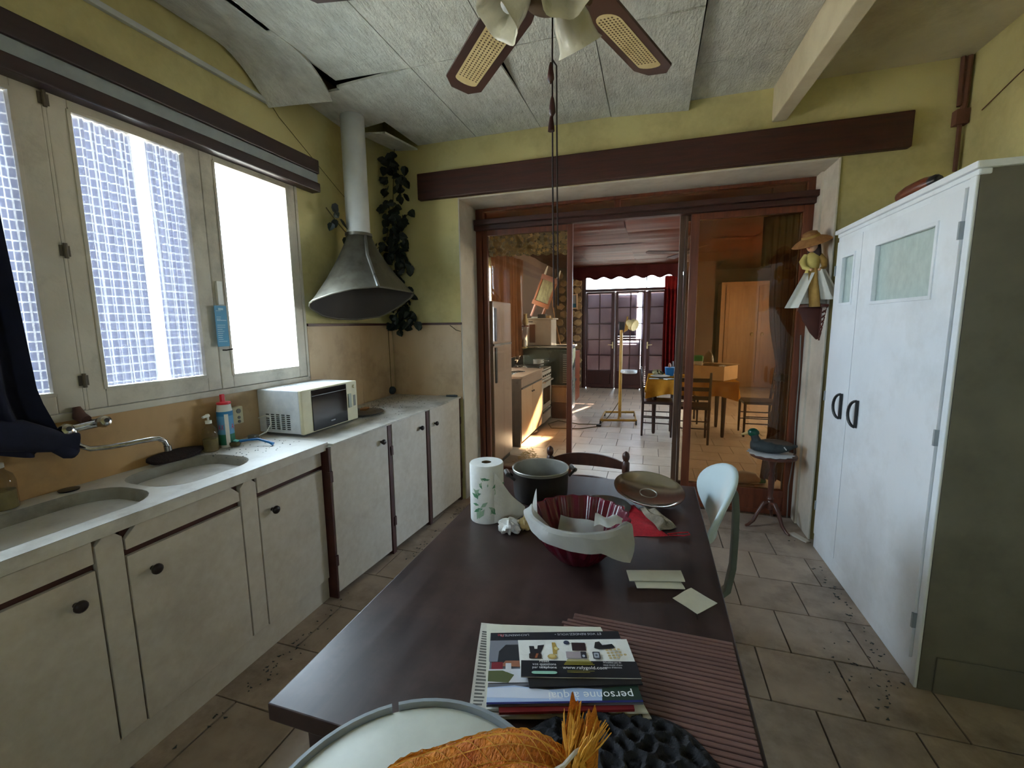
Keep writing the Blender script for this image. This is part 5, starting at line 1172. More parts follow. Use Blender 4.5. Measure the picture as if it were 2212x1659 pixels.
# red bowl
bc = Vector((-.205, 1.335, TZ)); bow = thing('salad_bowl', 'large dark red ribbed ceramic bowl on the kitchen table', 'bowl', (bc.x, bc.y, TZ))
def rib(a, k): return 1 + (.036 * math.cos(20 * a) if 1 < k < 7 else (.030 * math.cos(20 * a) if 7 <= k < 12 else 0))
part(MB().lathe([(.055, 0), (.068, .004), (.076, .012), (.105, .045), (.132, .085), (.150, .125), (.156, .142), (.157, .148), (.151, .148), (.146, .138), (.126, .085), (.10, .048), (.06, .016), (.01, .012)], bc, 160, fn=rib), 'bowl', 'bowl_glaze', bow, smooth=50)
bowl_r = lambda z: .06 + (.15 - .06) * min(1, max(0, (z - .016) / .13)) ** .75
lp = thing('baking_paper', 'crumpled translucent baking paper draped over the rim of the red bowl', 'paper', (bc.x, bc.y, TZ + .06))
rd = random.Random(3)
def pfn(u, v):
    # sheet crossing the front of the bowl from its inside over the rim
    a = R(-172 + 158 * u); k = v
    wav = .007 * math.sin(13 * u + 3 * v) + .004 * math.sin(29 * u - 5 * v)
    L = .010 + .030 * max(0, math.sin(3.1 * (u - .12))) + .050 * max(0, 1 - abs(u - .85) / .13) + .007 * abs(math.sin(11 * u))
    if k < .45: q = k / .45; r = .085 + .060 * q; z = .085 + .064 * q
    elif k < .60: q = (k - .45) / .15; r = .145 + .018 * q; z = .149 + .006 * math.sin(math.pi * q) + .03 * math.exp(-((u - .03) / .06) ** 2) * (1 - q)
    else: q = (k - .60) / .40; r = .166 + .008 * q + .004 * math.sin(19 * u + 2 * q) + .035 * q * max(0, 1 - abs(u - .85) / .15); z = .149 - L * q
    return (bc.x + (r + wav * .3) * math.cos(a), bc.y + (r + wav * .3) * math.sin(a), TZ + z + .004 + wav * .5 * (1 if k < .45 or k > .62 else .1))
b = MB().grid(pfn, 34, 14)
cloth('baking_paper', (222, 222, 218), .5, (206, 206, 202), 14)
part(b, 'sheet', 'baking_paper', lp, smooth=14)
b = MB().grid(lambda u, v: (bc.x - .150 + .060 * u * v + .01 * v, bc.y + .01 - .105 * u + .03 * (1 - v), TZ + .150 + (.052 * (1 - u) ** 1.3) * (1 - v) - .06 * v + .006 * math.sin(7 * u + 3 * v)), 10, 8); part(b, 'corner', 'baking_paper', lp, smooth=24)
b = MB().grid(lambda u, v: (bc.x + .062 + .075 * u, bc.y - .118 + .055 * v + .05 * u, TZ + .148 + .042 * math.sin(math.pi * (.15 + .7 * v)) * (1 - .5 * u) + .006 * math.sin(9 * u + 2 * v)), 10, 8); part(b, 'corner', 'baking_paper', lp, smooth=24)
b = MB().grid(lambda u, v: (bc.x - .075 + .15 * u, bc.y - .005 + .085 * v - .03 * u, TZ + .045 + .055 * v + .012 * math.sin(7 * u) * math.sin(5 * v + 1)), 10, 8); part(b, 'inner_fold', 'baking_paper', lp, smooth=24)
# stock pot
pp = Vector((-.445, 1.795, TZ)); pt = thing('stock_pot', 'sooty steel stock pot without lid left of the wooden chair', 'pot', pp)
part(MB().lathe([(.105, .001), (.113, .006), (.117, .03), (.119, .095), (.121, .130), (.124, .133), (.122, .136), (.117, .132), (.114, .09), (.112, .012), (.01, .008)], pp, 48), 'vessel', 'pot_steel', pt, smooth=40)
part(MB().lathe([(.1145, .004), (.1185, .03), (.1200, .090), (.1216, .122)], pp, 48, cap0=False, cap1=False), 'soot_band', 'pot_burnt', pt, smooth=40)
for az in (28, 208):
    d = Vector((math.cos(R(az)), math.sin(R(az)), 0)); e = Vector((-d.y, d.x, 0)); c0 = pp + d * .120 + Vector((0, 0, .105))
    h = part(MB().tube([c0 - e * .028 - Vector((0, 0, .012)), c0 - e * .026 + d * .026 + Vector((0, 0, .012)), c0 + e * .026 + d * .026 + Vector((0, 0, .012)), c0 + e * .028 - Vector((0, 0, .012))], .006, 8), 'handle', 'pot_burnt', pt, smooth=50)
    part(MB().tube([c0 - e * .026 + d * .028 + Vector((0, 0, .013)), c0 + e * .026 + d * .028 + Vector((0, 0, .013))], .0105, 10), 'grip', 'grey_steel', h, smooth=50)
# lid leaning upside down, plate beneath
lc = Vector((0.008, 1.895, TZ + .040)); ld = thing('pot_lid', 'large shiny steel pot lid lying upside down by the pot', 'lid', (lc.x, lc.y, TZ + .01))
Q = Euler((R(9), R(5), 0)).to_matrix()
part(MB().lathe([(.004, -.022), (.03, -.022), (.09, -.014), (.128, -.004), (.138, .004), (.146, .006), (.147, .010), (.138, .009), (.126, .001), (.09, -.009), (.03, -.017), (.004, -.017)], lc, 56, Q), 'dome', 'lid_steel', ld, smooth=45)
part(MB().lathe([(.036, -.0165), (.037, -.0145), (.034, -.0145), (.033, -.0165)], lc, 36, Q, cap0=False, cap1=False), 'inner_ring', 'pot_steel', ld, smooth=45)
part(MB().lathe([(.006, -.040), (.016, -.038), (.014, -.022)], lc, 16, Q), 'lid_knob', 'black_metal', ld, smooth=45)
b = MB().lathe([(.03, TZ + .001), (.075, TZ + .001), (.105, TZ + .014), (.107, TZ + .017), (.10, TZ + .016), (.07, TZ + .006), (.03, TZ + .005)], (-.165, 1.735, 0), 40); single(b, 'dinner_plate', 'grey_steel', 'metal plate half hidden behind the red bowl', 'plate', smooth=40)
b = MB().ball((-.175, 1.70, TZ + .020), .024, 14, 1.1, 1, .6); single(b, 'lemon_half', 'doll_blouse', 'dull yellow lemon piece on the plate behind the red bowl', 'lemon', smooth=60)
# red oven cloth and grey rag
def flat(c, z, h, m, name, label, cat, seed, n=16):
    TL, TR, BR, BL = pv(*c); rd = random.Random(seed); p1, p2 = rd.uniform(0, 6), rd.uniform(0, 6)
    def fn(u, v, s):
        p = TL.lerp(TR, u).lerp(BL.lerp(BR, u), v); e = min(1, 6 * min(u, 1 - u, v, 1 - v)); return (p.x + .004 * math.sin(9 * v + p1), p.y + .004 * math.sin(8 * u + p2), z + (s * e * h * (.7 + .3 * math.sin(9 * u + p1) * math.sin(7 * v + p2))) + .001)
    b = MB(); b.grid(lambda u, v: fn(u, v, 0), n, n); b.grid(lambda u, v: fn(u, v, 1), n, n)
    ctr = (TL + TR + BR + BL) / 4; t_ = thing(name, label, cat, (ctr.x, ctr.y, z)); part(b, 'cloth', m, t_, smooth=60); return t_
mat('red_mesh', (196, 18, 44), (160, 10, 32), rough=0.7, scale=60, bump=.5, bscale=160)
mat('rag_grey', (150, 140, 122), (112, 102, 88), rough=.95, scale=22, bump=.8, bscale=60)
rg = flat([(-.10, 1.80), (-.045, 1.81), (.078, 1.565), (-.10, 1.50)], TZ, .012, 'red_mesh', 'red_scouring_cloth', 'red mesh cloth with a loop lying right of the bowl', 'cloth', 5)
b = MB(); b.tube([(.075, 1.568, TZ + .006), (.115, 1.585, TZ + .008), (.145, 1.60, TZ + .007), (.150, 1.585, TZ + .006), (.130, 1.57, TZ + .006), (.08, 1.562, TZ + .005)], .0022, 6); part(b, 'loop', 'red_mesh', rg)
flat([(-.03, 1.775), (.03, 1.76), (.112, 1.63), (.05, 1.585)], TZ + .004, .026, 'rag_grey', 'grey_rag', 'crumpled grey rag beside the red mesh cloth under the lid', 'rag', 8)
# kitchen roll
kr = thing('kitchen_roll', 'white kitchen paper roll printed with green leaves', 'paper roll', (-.594, 1.53, TZ))
kc = Vector((-.594, 1.53, TZ))
part(MB().lathe([(.0645, .001), (.0655, .004), (.0655, .222), (.063, .226), (.020, .226), (.019, .224), (.019, .15)], kc, 44), 'roll', 'paper_white', kr, smooth=40)
part(MB().lathe([(.0185, .225), (.0185, .01)], kc, 20, cap0=False), 'core', 'cane_hole', kr, smooth=40)
def tail(u, v): 
    x = kc.x + .045 + .095 * u; y = kc.y - .047 + .045 * u * u + .05 * u; return (x, y, TZ + .002 + (.205 - .17 * u) * (1 - v) + .004 * math.sin(8 * u))
part(MB().grid(tail, 12, 8), 'loose_sheet', 'paper_white', kr, smooth=60)
cols = [ink((86, 140, 104)), ink((150, 176, 150))]; b = MB(); rd = random.Random(12)
for (a0, z0, s) in ((-20, .14, 1.0), (-95, .06, .9), (-40, .05, .6), (-75, .16, .5), (5, .10, .8), (-110, .12, .6)):
    for k in range(6):
        b.mi = k % 2; a = R(a0 + rd.uniform(-16, 16)); z = z0 + rd.uniform(-.02, .02); n = Vector((math.cos(a), math.sin(a), 0)); q = rd.uniform(0, 6); l = .024 * s * rd.uniform(.6, 1.2); w = l * .4
        F = fr(kc + n * .0652 + Vector((0, 0, z)), (-n.y, n.x, 0), (0, 0, 1)) @ Matrix.Rotation(q, 4, 'Z'); b.prism([(-l, 0), (0, -w), (l, 0), (0, w)], .0010, F)
o = link('leaf_print', b.mesh('leaf_print', cols, ORG[kr]), kr, ORG[kr])
# crumpled tissue and a pale piece beside it
def crumple(c, r, seed, sz=.6, n=14):
    rd = random.Random(seed); ph = [(rd.uniform(1, 5), rd.uniform(0, 6), rd.uniform(1, 6), rd.uniform(0, 6)) for _ in range(7)]
    b = MB()
    def fn(u, v):
        a = 2 * math.pi * u; e = math.pi * v; d = 1 + sum(.11 * math.sin(p[0] * 2 * a + p[1]) * math.sin(p[2] * e + p[3]) for p in ph)
        return (c[0] + r * d * math.sin(e) * math.cos(a), c[1] + r * d * math.sin(e) * math.sin(a), max(c[2] + .0005, c[2] + r * sz * (1 - d * math.cos(e)) * .9))
    return b.grid(fn, n * 2, n)
single(crumple((-.475, 1.44, TZ), .038, 4, .7), 'paper_tissue', 'paper_white', 'crumpled white paper tissue beside the kitchen roll', 'tissue', smooth=20)
single(crumple((-.425, 1.475, TZ), .026, 6, .9), 'dry_bread', 'cane', 'pale brown crust between the tissue and the red bowl', 'bread', smooth=40)
# orange net bag on the stool
nb = thing('net_bag', 'orange woven net bag tied with white string lying on the stool', 'bag', (-.22, .46, .79))
def bag(u, v):
    a = 2 * math.pi * u; e = math.pi * v; L = Vector((-.215, .465, .79)); x = -math.cos(e); r = math.sin(e) ** .7
    w = .012 * math.sin(5 * a + 3 * v * 3) * r + .006 * math.sin(13 * a + 17 * v)
    px = L.x + .165 * x; py = L.y + .03 * x + (.095 * r + w) * math.cos(a); pz = .792 + max(0, (.052 + .010 * math.sin(3 * x)) * (1 + math.sin(a)) * r + w)
    return (px, py, pz)
part(MB().grid(bag, 56, 40), 'sack', 'net_orange', nb, smooth=40)
b = MB()
for k in range(56):
    for s in (-1, 1):
        pts = []
        for i in range(49):
            v = .03 + .94 * i / 48; p = Vector(bag((k / 56 + s * .22 * v) % 1.0, v)); q = p - Vector((-.215, .465, .80)); pts.append(p + q.normalized() * .0012 + Vector((0, 0, .0006)))
        b.tube(pts, .0007, 3)
part(b, 'net_threads', 'net_loose', nb, smooth=60, stuff=True)
rd = random.Random(17); b = MB(); K = Vector((-.088, .560, .868))
for k in range(70):
    a = rd.uniform(0, 6.283); s = rd.random() ** .5; tip = K + Vector((.040 * s * math.cos(a) + .012, .030 * s * math.sin(a) + .035, (.014 + .030 * rd.random())))
    lo = K + Vector((.034 * s * math.cos(a), .022 * s * math.sin(a) - .02, -.035)); m_ = K + Vector((.012 * math.cos(a), .010 * math.sin(a), .002))
    b.tube([lo, m_, m_.lerp(tip, .55) + Vector((rd.uniform(-.004, .004), 0, 0)), tip], [.0016, .0014, .0013, .0008], 4)
part(b, 'frayed_tuft', 'net_loose', nb, smooth=50, stuff=True)
part(MB().grid(lambda u, v: (K.x - .030 + .060 * u * (1 - .25 * v) + .014 * v, K.y + .012 + .034 * v + .012 * math.sin(7 * u), K.z - .045 + (.082 + .020 * math.sin(9 * u + 1) + .008 * math.sin(31 * u)) * v), 30, 6), 'net_end', 'net_orange', nb, smooth=40)
part(MB().tube([(-.125, .50, .893), (-.10, .53, .888), (-.088, .56, .882), (-.075, .575, .880)], .0032, 6), 'string', 'string_white', nb, smooth=60)
part(MB().tube([(-.135, .46, .892), (-.137, .478, .896), (-.125, .50, .893)], .0034, 6), 'string', 'string_white', nb, smooth=60)

# ================================================================== by the door jamb: pedestal table, decoy, doll
sx, sy = .870, 3.52
tp_ = thing('pedestal_table', 'small round tripod pedestal table by the right door jamb', 'table', (sx, sy, 0))
part(MB().lathe([(.02, .522), (.135, .522), (.152, .528), (.155, .538), (.150, .546), (.135, .548), (.02, .548)], (sx, sy, 0), 36), 'top', 'stand_wood', tp_, smooth=40)
part(MB().lathe([(.012, .12), (.026, .13), (.028, .17), (.018, .19), (.024, .205), (.016, .225), (.019, .30), (.022, .36), (.015, .385), (.021, .40), (.015, .42), (.020, .46), (.030, .50), (.05, .522)], (sx, sy, 0), 20), 'column', 'stand_wood', tp_, smooth=40)
for az in (205, 300, 70):
    d = Vector((math.cos(R(az)), math.sin(R(az)), 0)); P0 = Vector((sx, sy, 0))
    part(MB().tube([P0 + Vector((0, 0, .17)), P0 + d * .045 + Vector((0, 0, .175)), P0 + d * .085 + Vector((0, 0, .12)), P0 + d * .125 + Vector((0, 0, .045)), P0 + d * .165 + Vector((0, 0, .014)), P0 + d * .185 + Vector((0, 0, .010))], [.015, .017, .014, .012, .011, .008], 10), 'foot', 'stand_wood', tp_, smooth=50)
b = MB(); n = 60; rgs = []
for q, z in ((.02, .5535), (.09, .5535), (.125, .553), (.145, .5535), (.1455, .5525), (.12, .5495), (.02, .5495)):
    rgs.append([(sx - .022 + q * (1 + (.06 if q > .12 else 0) * math.sin(15 * 2 * math.pi * i / n)) * math.cos(2 * math.pi * i / n), sy - .01 + q * (1 + (.06 if q > .12 else 0) * math.sin(15 * 2 * math.pi * i / n)) * math.sin(2 * math.pi * i / n), z - (.004 if q > .15 else 0)) for i in range(n)])
single(b.loft(rgs), 'lace_doily', 'doily', 'white scalloped doily under the duck decoy', 'doily', smooth=30)
dk = thing('duck_decoy', 'dark mallard duck decoy with a green head on the small pedestal table', 'decoy', (.85, 3.50, .554))
dx = Vector((.985, -.17, 0)).normalized(); dyv = Vector((.17, .985, 0)).normalized(); D0 = Vector((.850, 3.505, .554))
def duck_ring(t_, r, h, zc): 
    return [tuple(D0 + dx * t_ + dyv * (r * math.cos(a)) + Vector((0, 0, max(.001, zc + h * (math.sin(a) if math.sin(a) > 0 else .8 * math.sin(a)))))) for a in [2 * math.pi * i / 20 for i in range(20)]]
body = [(-.135, .012, .016, .050), (-.130, .040, .034, .046), (-.105, .058, .045, .044), (-.06, .066, .050, .044), (0, .068, .054, .044), (.06, .062, .048, .046), (.105, .044, .034, .052), (.135, .024, .016, .060), (.160, .012, .007, .068)]
part(MB().loft([duck_ring(*q) for q in body]), 'body', 'duck_dark', dk, smooth=60)
part(MB().loft([[tuple(Vector(p) + Vector((0, 0, .004)) if k > 0 else p) for p in duck_ring(q[0] * .8 + .02, q[1] * .82, q[2] * .95, q[3] + .006)] for k, q in enumerate(body[2:8])]), 'wings', 'duck_brown', dk, smooth=60)
part(MB().tube([D0 + dx * -.095 + Vector((0, 0, .075)), D0 + dx * -.105 + Vector((0, 0, .105)), D0 + dx * -.112 + Vector((0, 0, .125))], [.034, .027, .028], 16), 'neck', 'duck_dark', dk, smooth=60)
hd_ = part(MB().ball(D0 + dx * -.118 + Vector((0, 0, .140)), .034, 18, 1.15, .9, .95), 'head', 'duck_green', dk, smooth=60)
part(MB().tube([D0 + dx * -.148 + Vector((0, 0, .138)), D0 + dx * -.175 + Vector((0, 0, .125)), D0 + dx * -.195 + Vector((0, 0, .119))], [.014, .010, .006], 10), 'bill', 'duck_bill', hd_, smooth=50)
for s in (-1, 1): part(MB().ball(D0 + dx * -.130 + dyv * (s * .028) + Vector((0, 0, .150)), .004, 8), 'eye', 'black_metal', hd_, smooth=60)
part(MB().tube([D0 + dx * .075 - dyv * .055 + Vector((0, 0, .065)), D0 + dx * .09 - dyv * .050 + Vector((0, 0, .045))], .004, 6), 'wing_bar', 'doily', dk, smooth=50)
# carved corner bracket and the doll on it
bkx, bky, bkz = 1.07, 3.45, 1.60
kb = thing('wall_bracket', 'carved brown wall bracket shelf under the doll', 'shelf', (1.03, 3.45, 1.38))
pl_ = [(1.072, 3.31)] + [(1.072 - .175 * math.sin(R(90 * k / 10)) ** .8, 3.44 + .14 * -math.cos(R(180 * k / 10))) for k in range(1, 10)] + [(1.072, 3.58)]
part(MB().prism(pl_, .016, Matrix.Translation((0, 0, 1.590))), 'shelf_board', 'bracket_wood', kb, bevel=.003)
def scroll(y, w):
    p = [(0, 0), (-.13, 0), (-.135, -.02), (-.115, -.045), (-.10, -.09), (-.075, -.125), (-.055, -.165), (-.03, -.195), (-.012, -.215), (0, -.21)]
    return MB().prism([(-q[0], q[1]) for q in p], w, fr((1.072, y + w / 2, 1.590), (-1, 0, 0), (0, 0, 1)))
part(scroll(3.44, .016), 'bracket_web', 'bracket_wood', kb, bevel=.003)
b = MB(); Fk = fr((1.069, 3.345, 1.375), (0, 1, 0), (0, 0, 1))
for k in range(6):
    z = .03 + .033 * k; w = .012 + .014 * k
    for s in (-1, 1): b.tube([Fk @ Vector((.095 + s * w * .3, z - .015, .004)), Fk @ Vector((.095 + s * w, z, .006)), Fk @ Vector((.095 + s * (w + .012), z + .018, .006)), Fk @ Vector((.095 + s * w * .7, z + .028, .005))], .006, 6)
b.tube([Fk @ Vector((.095, -.005, .005)), Fk @ Vector((.095, .21, .005))], .007, 6)
part(b, 'fretwork_back', 'bracket_wood', kb, smooth=50)
do = thing('doll', 'standing doll in straw hat and white and gold dress on the wall bracket', 'doll', (.985, 3.42, 1.607))
B0 = Vector((.992, 3.42, 0))
def dring(z, rx, ry, ox=0, oy=0, n=28, wav=0, k=9): return [(B0.x + ox + rx * (1 + wav * math.sin(k * 2 * math.pi * i / n)) * math.cos(2 * math.pi * i / n), B0.y + oy + ry * (1 + wav * math.sin(k * 2 * math.pi * i / n)) * math.sin(2 * math.pi * i / n), z) for i in range(n)]
part(MB().loft([dring(1.612, .095, .085, -.005, 0, wav=.10), dring(1.66, .082, .07, -.005, wav=.09), dring(1.73, .060, .055, -.004, wav=.08), dring(1.80, .040, .038, -.002, wav=.05), dring(1.83, .028, .026)]), 'skirt', 'doll_cream', do, smooth=50)
b = MB().grid(lambda u, v: (B0.x - .03 - .10 * v + (.055 + .02 * v) * (u - .5), B0.y - .062 - .045 * v + .02 * math.sin(4 * u), 1.81 - .225 * v), 8, 10); b.grid(lambda u, v: (B0.x - .03 - .10 * v + (.055 + .02 * v) * (u - .5), B0.y - .058 - .045 * v + .02 * math.sin(4 * u), 1.81 - .225 * v), 8, 10); part(b, 'left_drape', 'doll_cream', do, smooth=50)
b = MB().grid(lambda u, v: (B0.x + .035 + .055 * v + (.05 + .07 * v) * (u - .5), B0.y - .065 - .055 * v * (1 - .2 * u) + .012 * math.sin(9 * u), 1.83 - .195 * v), 8, 10); b.grid(lambda u, v: (B0.x + .035 + .055 * v + (.05 + .07 * v) * (u - .5), B0.y - .061 - .055 * v + .012 * math.sin(9 * u), 1.83 - .195 * v), 8, 10); part(b, 'right_drape', 'doll_cream', do, smooth=50)
b = MB().grid(lambda u, v: (B0.x - .01 + (.05 + .012 * v) * (u - .5) + .01 * v, B0.y - .060 - .055 * v + .008 * math.sin(6 * u), 1.84 - .25 * v), 6, 10); b.grid(lambda u, v: (B0.x - .01 + (.05 + .012 * v) * (u - .5) + .01 * v, B0.y - .056 - .055 * v + .008 * math.sin(6 * u), 1.84 - .25 * v), 6, 10); part(b, 'sash_ribbon', 'doll_gold', do, smooth=50)
part(MB().loft([dring(1.80, .045, .040, 0, -.012, wav=.05), dring(1.83, .036, .034, 0, -.010), dring(1.88, .046, .036, -.004, -.008), dring(1.92, .044, .032, -.004, -.004), dring(1.945, .018, .016)]), 'bodice', 'doll_blouse', do, smooth=50)
for s in (-1, 1):
    a = part(MB().tube([B0 + Vector((s * .038, -.005, 1.925)), B0 + Vector((s * .060, -.02, 1.885)), B0 + Vector((s * .056, -.05, 1.845)), B0 + Vector((s * .03, -.065, 1.83))], [.018, .021, .015, .009], 10), 'sleeve', 'doll_gold' if s > 0 else 'doll_blouse', do, smooth=50)
    part(MB().ball(B0 + Vector((s * .024, -.068, 1.828)), .009, 10), 'hand', 'doll_skin', a, smooth=60)
hb = B0 + Vector((-.010, -.012, 1.985)); he = part(MB().ball(hb, .034, 20, .95, 1.0, 1.15), 'head', 'doll_skin', do, smooth=60)
fd_ = Vector((-.75, -.66, 0)).normalized(); sd_ = Vector((fd_.y, -fd_.x, 0))
part(MB().ball(hb + fd_ * .034 + Vector((0, 0, -.004)), .006, 10), 'nose', 'doll_skin', he, smooth=60)
for s in (-1, 1): part(MB().ball(hb + fd_ * .030 + sd_ * (s * .013) + Vector((0, 0, .006)), .0042, 10), 'eye', 'black_metal', he, smooth=60)
part(MB().ball(hb + fd_ * .031 + Vector((0, 0, -.017)), .005, 10, 1, 1, .5), 'mouth', 'red_mesh', he, smooth=60)
part(MB().loft([[tuple(hb + sd_ * (q * math.cos(a)) - fd_ * (.008 + oo) + fd_ * (q * .55 * math.sin(a)) + Vector((0, 0, z))) for a in [2 * math.pi * i / 20 for i in range(20)]] for q, z, oo in ((.030, -.085, .022), (.044, -.055, .020), (.042, -.01, .014), (.038, .02, .012), (.02, .04, .01))]), 'hair', 'doll_hair', do, smooth=50)
Q = Euler((R(14), R(-18), 0)).to_matrix()
part(MB().lathe([(.020, .088), (.040, .080), (.046, .062), (.050, .050), (.092, .030), (.115, .012), (.112, .010), (.05, .040)], hb + Vector((0, 0, .008)), 32, Q), 'hat', 'straw', do, smooth=40)
part(MB().lathe([(.0475, .062), (.0515, .050), (.054, .0495), (.049, .064)], hb + Vector((0, 0, .008)), 32, Q, cap0=False, cap1=False), 'hat_band', 'doll_gold', do, smooth=40)
# scrap on the floor
b = MB().loft([[(.965, 3.40, z), (1.045, 3.28, z), (1.075, 3.30, z), (1.01, 3.42, z)] for z in (.001, .011)]); single(b, 'broken_tile', 'white_plaster', 'broken white tile piece on the floor by the wardrobe', 'tile', bevel=.002)

# ================================================================== THE FAR ROOM: things
def legs4(par, x0, x1, y0, y1, z, r, m):
    for x in (x0, x1):
        for y in (y0, y1): part(MB().tube([(x, y, 0), (x, y, z)], [r * .75, r], 10), 'leg', m, par, smooth=40)
# fridge
fg = thing('refrigerator', 'tall beige fridge freezer behind the left glass door panel', 'refrigerator', (-1.83, 4.42, 0))
part(MB().box(-2.13, -1.55, 4.12, 4.715, .04, 1.735), 'body', 'fridge_paint', fg, bevel=.012)
for z0, z1 in ((.06, 1.29), (1.305, 1.735)):
    d = part(MB().box(-1.548, -1.50, 4.12, 4.715, z0, z1), 'door', 'fridge_paint', fg, bevel=.012)
    part(MB().box(-1.503, -1.485, 4.16, 4.20, z1 - .38 if z0 < 1 else z0 + .03, z1 - .02 if z0 < 1 else z0 + .36), 'handle', 'stove_dark', d, bevel=.005)
part(MB().box(-1.505, -1.495, 4.13, 4.705, 1.288, 1.307), 'door_strip', 'grey_steel', fg)
part(MB().box(-2.10, -1.53, 4.14, 4.70, 0, .06), 'base', 'stove_dark', fg)
# low cabinet with counter
lc_ = thing('low_cabinet', 'pale wooden sink cabinet with a pinkish worktop left of the stove', 'cabinet', (-1.8, 5.58, 0))
part(MB().box(-2.13, -1.47, 5.03, 6.125, .845, .875), 'worktop', 'fridge_paint', lc_, bevel=.004)
part(MB().box(-2.12, -1.51, 5.05, 6.115, .06, .845), 'carcass', 'low_cabinet', lc_)
part(MB().box(-1.51, -1.488, 5.05, 6.115, .735, .84), 'drawer_front', 'fridge_paint', lc_, bevel=.003)
part(MB().box(-1.488, -1.478, 5.06, 6.105, .715, .732), 'handle_strip', 'grey_steel', lc_)
for a, c_, k in ((5.055, 5.58, 5.54), (5.585, 6.11, 5.62)):
    d = part(MB().box(-1.51, -1.488, a, c_, .06, .712), 'door', 'low_cabinet', lc_, bevel=.003)
    part(MB().lathe([(.005, 0), (.012, .012), (.004, .02)], (-1.488, k, .628), 10, Matrix.Rotation(R(90), 3, 'Y')), 'knob', 'stove_dark', d, smooth=40)
part(MB().box(-2.12, -1.495, 5.025, 5.05, 0, .845), 'end_panel', 'duck_brown', lc_, label='dark end panel')
b = MB(); b.loft([[(x, y, z) for x, y in rrect(-2.02 + i, -1.66 - i, 5.12 + i, 5.50 - i, .06)] for i, z in ((0, .8755), (.006, .882), (.02, .880), (.03, .8758))], True, False, True); part(b, 'sink_rim', 'grey_steel', lc_, smooth=40)
single(MB().tube([(-1.90, 5.18, .886), (-1.75, 5.24, .90), (-1.62, 5.36, .91), (-1.56, 5.46, .895), (-1.66, 5.40, .888)], .006, 8), 'hose', 'stove_dark', 'dark hose lying on the far room sink worktop', 'hose', smooth=50)
# stove
sv = thing('gas_stove', 'white and black gas stove between cabinet and boiler in the far room', 'stove', (-1.8, 6.44, 0))
part(MB().box(-2.10, -1.52, 6.135, 6.745, .03, .82), 'body', 'stove_dark', sv, bevel=.006)
part(MB().box(-1.52, -1.495, 6.14, 6.74, .70, .81), 'control_panel', 'stove_enamel', sv, bevel=.004)
for k in range(5): part(MB().lathe([(.016, 0), (.014, .018), (.003, .019)], (-1.495, 6.20 + .12 * k, .745), 12, Matrix.Rotation(R(90), 3, 'Y')), 'knob', 'stove_dark', sv, smooth=40)
d = part(MB().box(-1.52, -1.495, 6.14, 6.74, .24, .69), 'oven_door', 'stove_enamel', sv, bevel=.004)
part(MB().box(-1.497, -1.490, 6.22, 6.66, .32, .56), 'oven_window', 'oven_glass', d)
part(MB().tube([(-1.495, 6.18, .655), (-1.455, 6.18, .655), (-1.455, 6.70, .655), (-1.495, 6.70, .655)], .012, 8), 'door_handle', 'stove_enamel', d, smooth=40)
d = part(MB().box(-1.52, -1.495, 6.14, 6.74, .04, .23), 'drawer', 'stove_enamel', sv, bevel=.004)
part(MB().box(-1.495, -1.478, 6.18, 6.70, .19, .215), 'drawer_handle', 'grey_steel', d)
part(MB().box(-2.10, -1.50, 6.135, 6.745, .82, .84), 'hob', 'stove_enamel', sv, bevel=.004)
for x in (-1.95, -1.66):
    for y in (6.29, 6.59):
        b = MB(); 
        for a in (0, 90): 
            d_ = Vector((math.cos(R(a)), math.sin(R(a)), 0)) * .10; b.tube([Vector((x, y, .862)) - d_, Vector((x, y, .862)) + d_], .006, 6)
        b.lathe([(.04, .84), (.04, .852), (.01, .853)], (x, y, 0), 14); part(b, 'burner', 'stove_dark', sv)
part(MB().box(-2.12, -2.09, 6.135, 6.745, .82, .98), 'lid', 'stove_dark', sv)
po = thing('frying_pan', 'dark frying pan on the far room stove', 'pan', (-1.68, 6.3, .87)); part(MB().lathe([(.09, .87), (.12, .90), (.124, .905), (.118, .905), (.088, .876), (.01, .874)], (-1.68, 6.30, 0), 28), 'pan', 'stove_dark', po, smooth=40)
part(MB().tube([(-1.60, 6.39, .90), (-1.50, 6.50, .925)], .009, 8), 'handle', 'stove_dark', po)
po = thing('saucepan', 'steel saucepan with handle at the back of the far room stove', 'pan', (-1.66, 6.6, .87)); part(MB().lathe([(.08, .87), (.085, .96), (.088, .963), (.08, .96), (.075, .876), (.01, .874)], (-1.66, 6.60, 0), 28), 'pan', 'pot_steel', po, smooth=40)
part(MB().tube([(-1.58, 6.56, .945), (-1.48, 6.50, .95)], .008, 8), 'handle', 'grey_steel', po)
# boiler
bo = thing('stove_boiler', 'dark green steel heating boiler behind the gas stove', 'boiler', (-1.55, 7.2, 0))
part(MB().box(-2.02, -1.24, 6.95, 7.55, .06, 1.12), 'body', 'boiler_green', bo, bevel=.03)
part(MB().box(-2.04, -1.22, 6.93, 7.57, 1.12, 1.15), 'top_plate', 'grey_steel', bo, bevel=.006)
part(MB().box(-1.40, -1.245, 6.943, 6.95, .52, 1.04), 'front_grille', 'stove_dark', bo)
for k in range(14): part(MB().box(-1.345, -1.25, 6.938, 6.944, .56 + .034 * k, .575 + .034 * k), 'grille_bar', 'grey_steel', bo)
part(MB().box(-1.95, -1.3, 6.97, 7.5, 0, .06), 'base', 'stove_dark', bo)
wbx = thing('wooden_crate', 'orange brown wooden crate in front of the boiler', 'crate', (-1.38, 6.86, 0))
part(MB().box(-1.50, -1.26, 6.79, 6.925, .26, .50), 'box', 'oak', wbx, bevel=.004); part(MB().box(-1.50, -1.26, 6.79, 6.925, .0, .255), 'lower_box', 'sideboard_wood', wbx, bevel=.004)
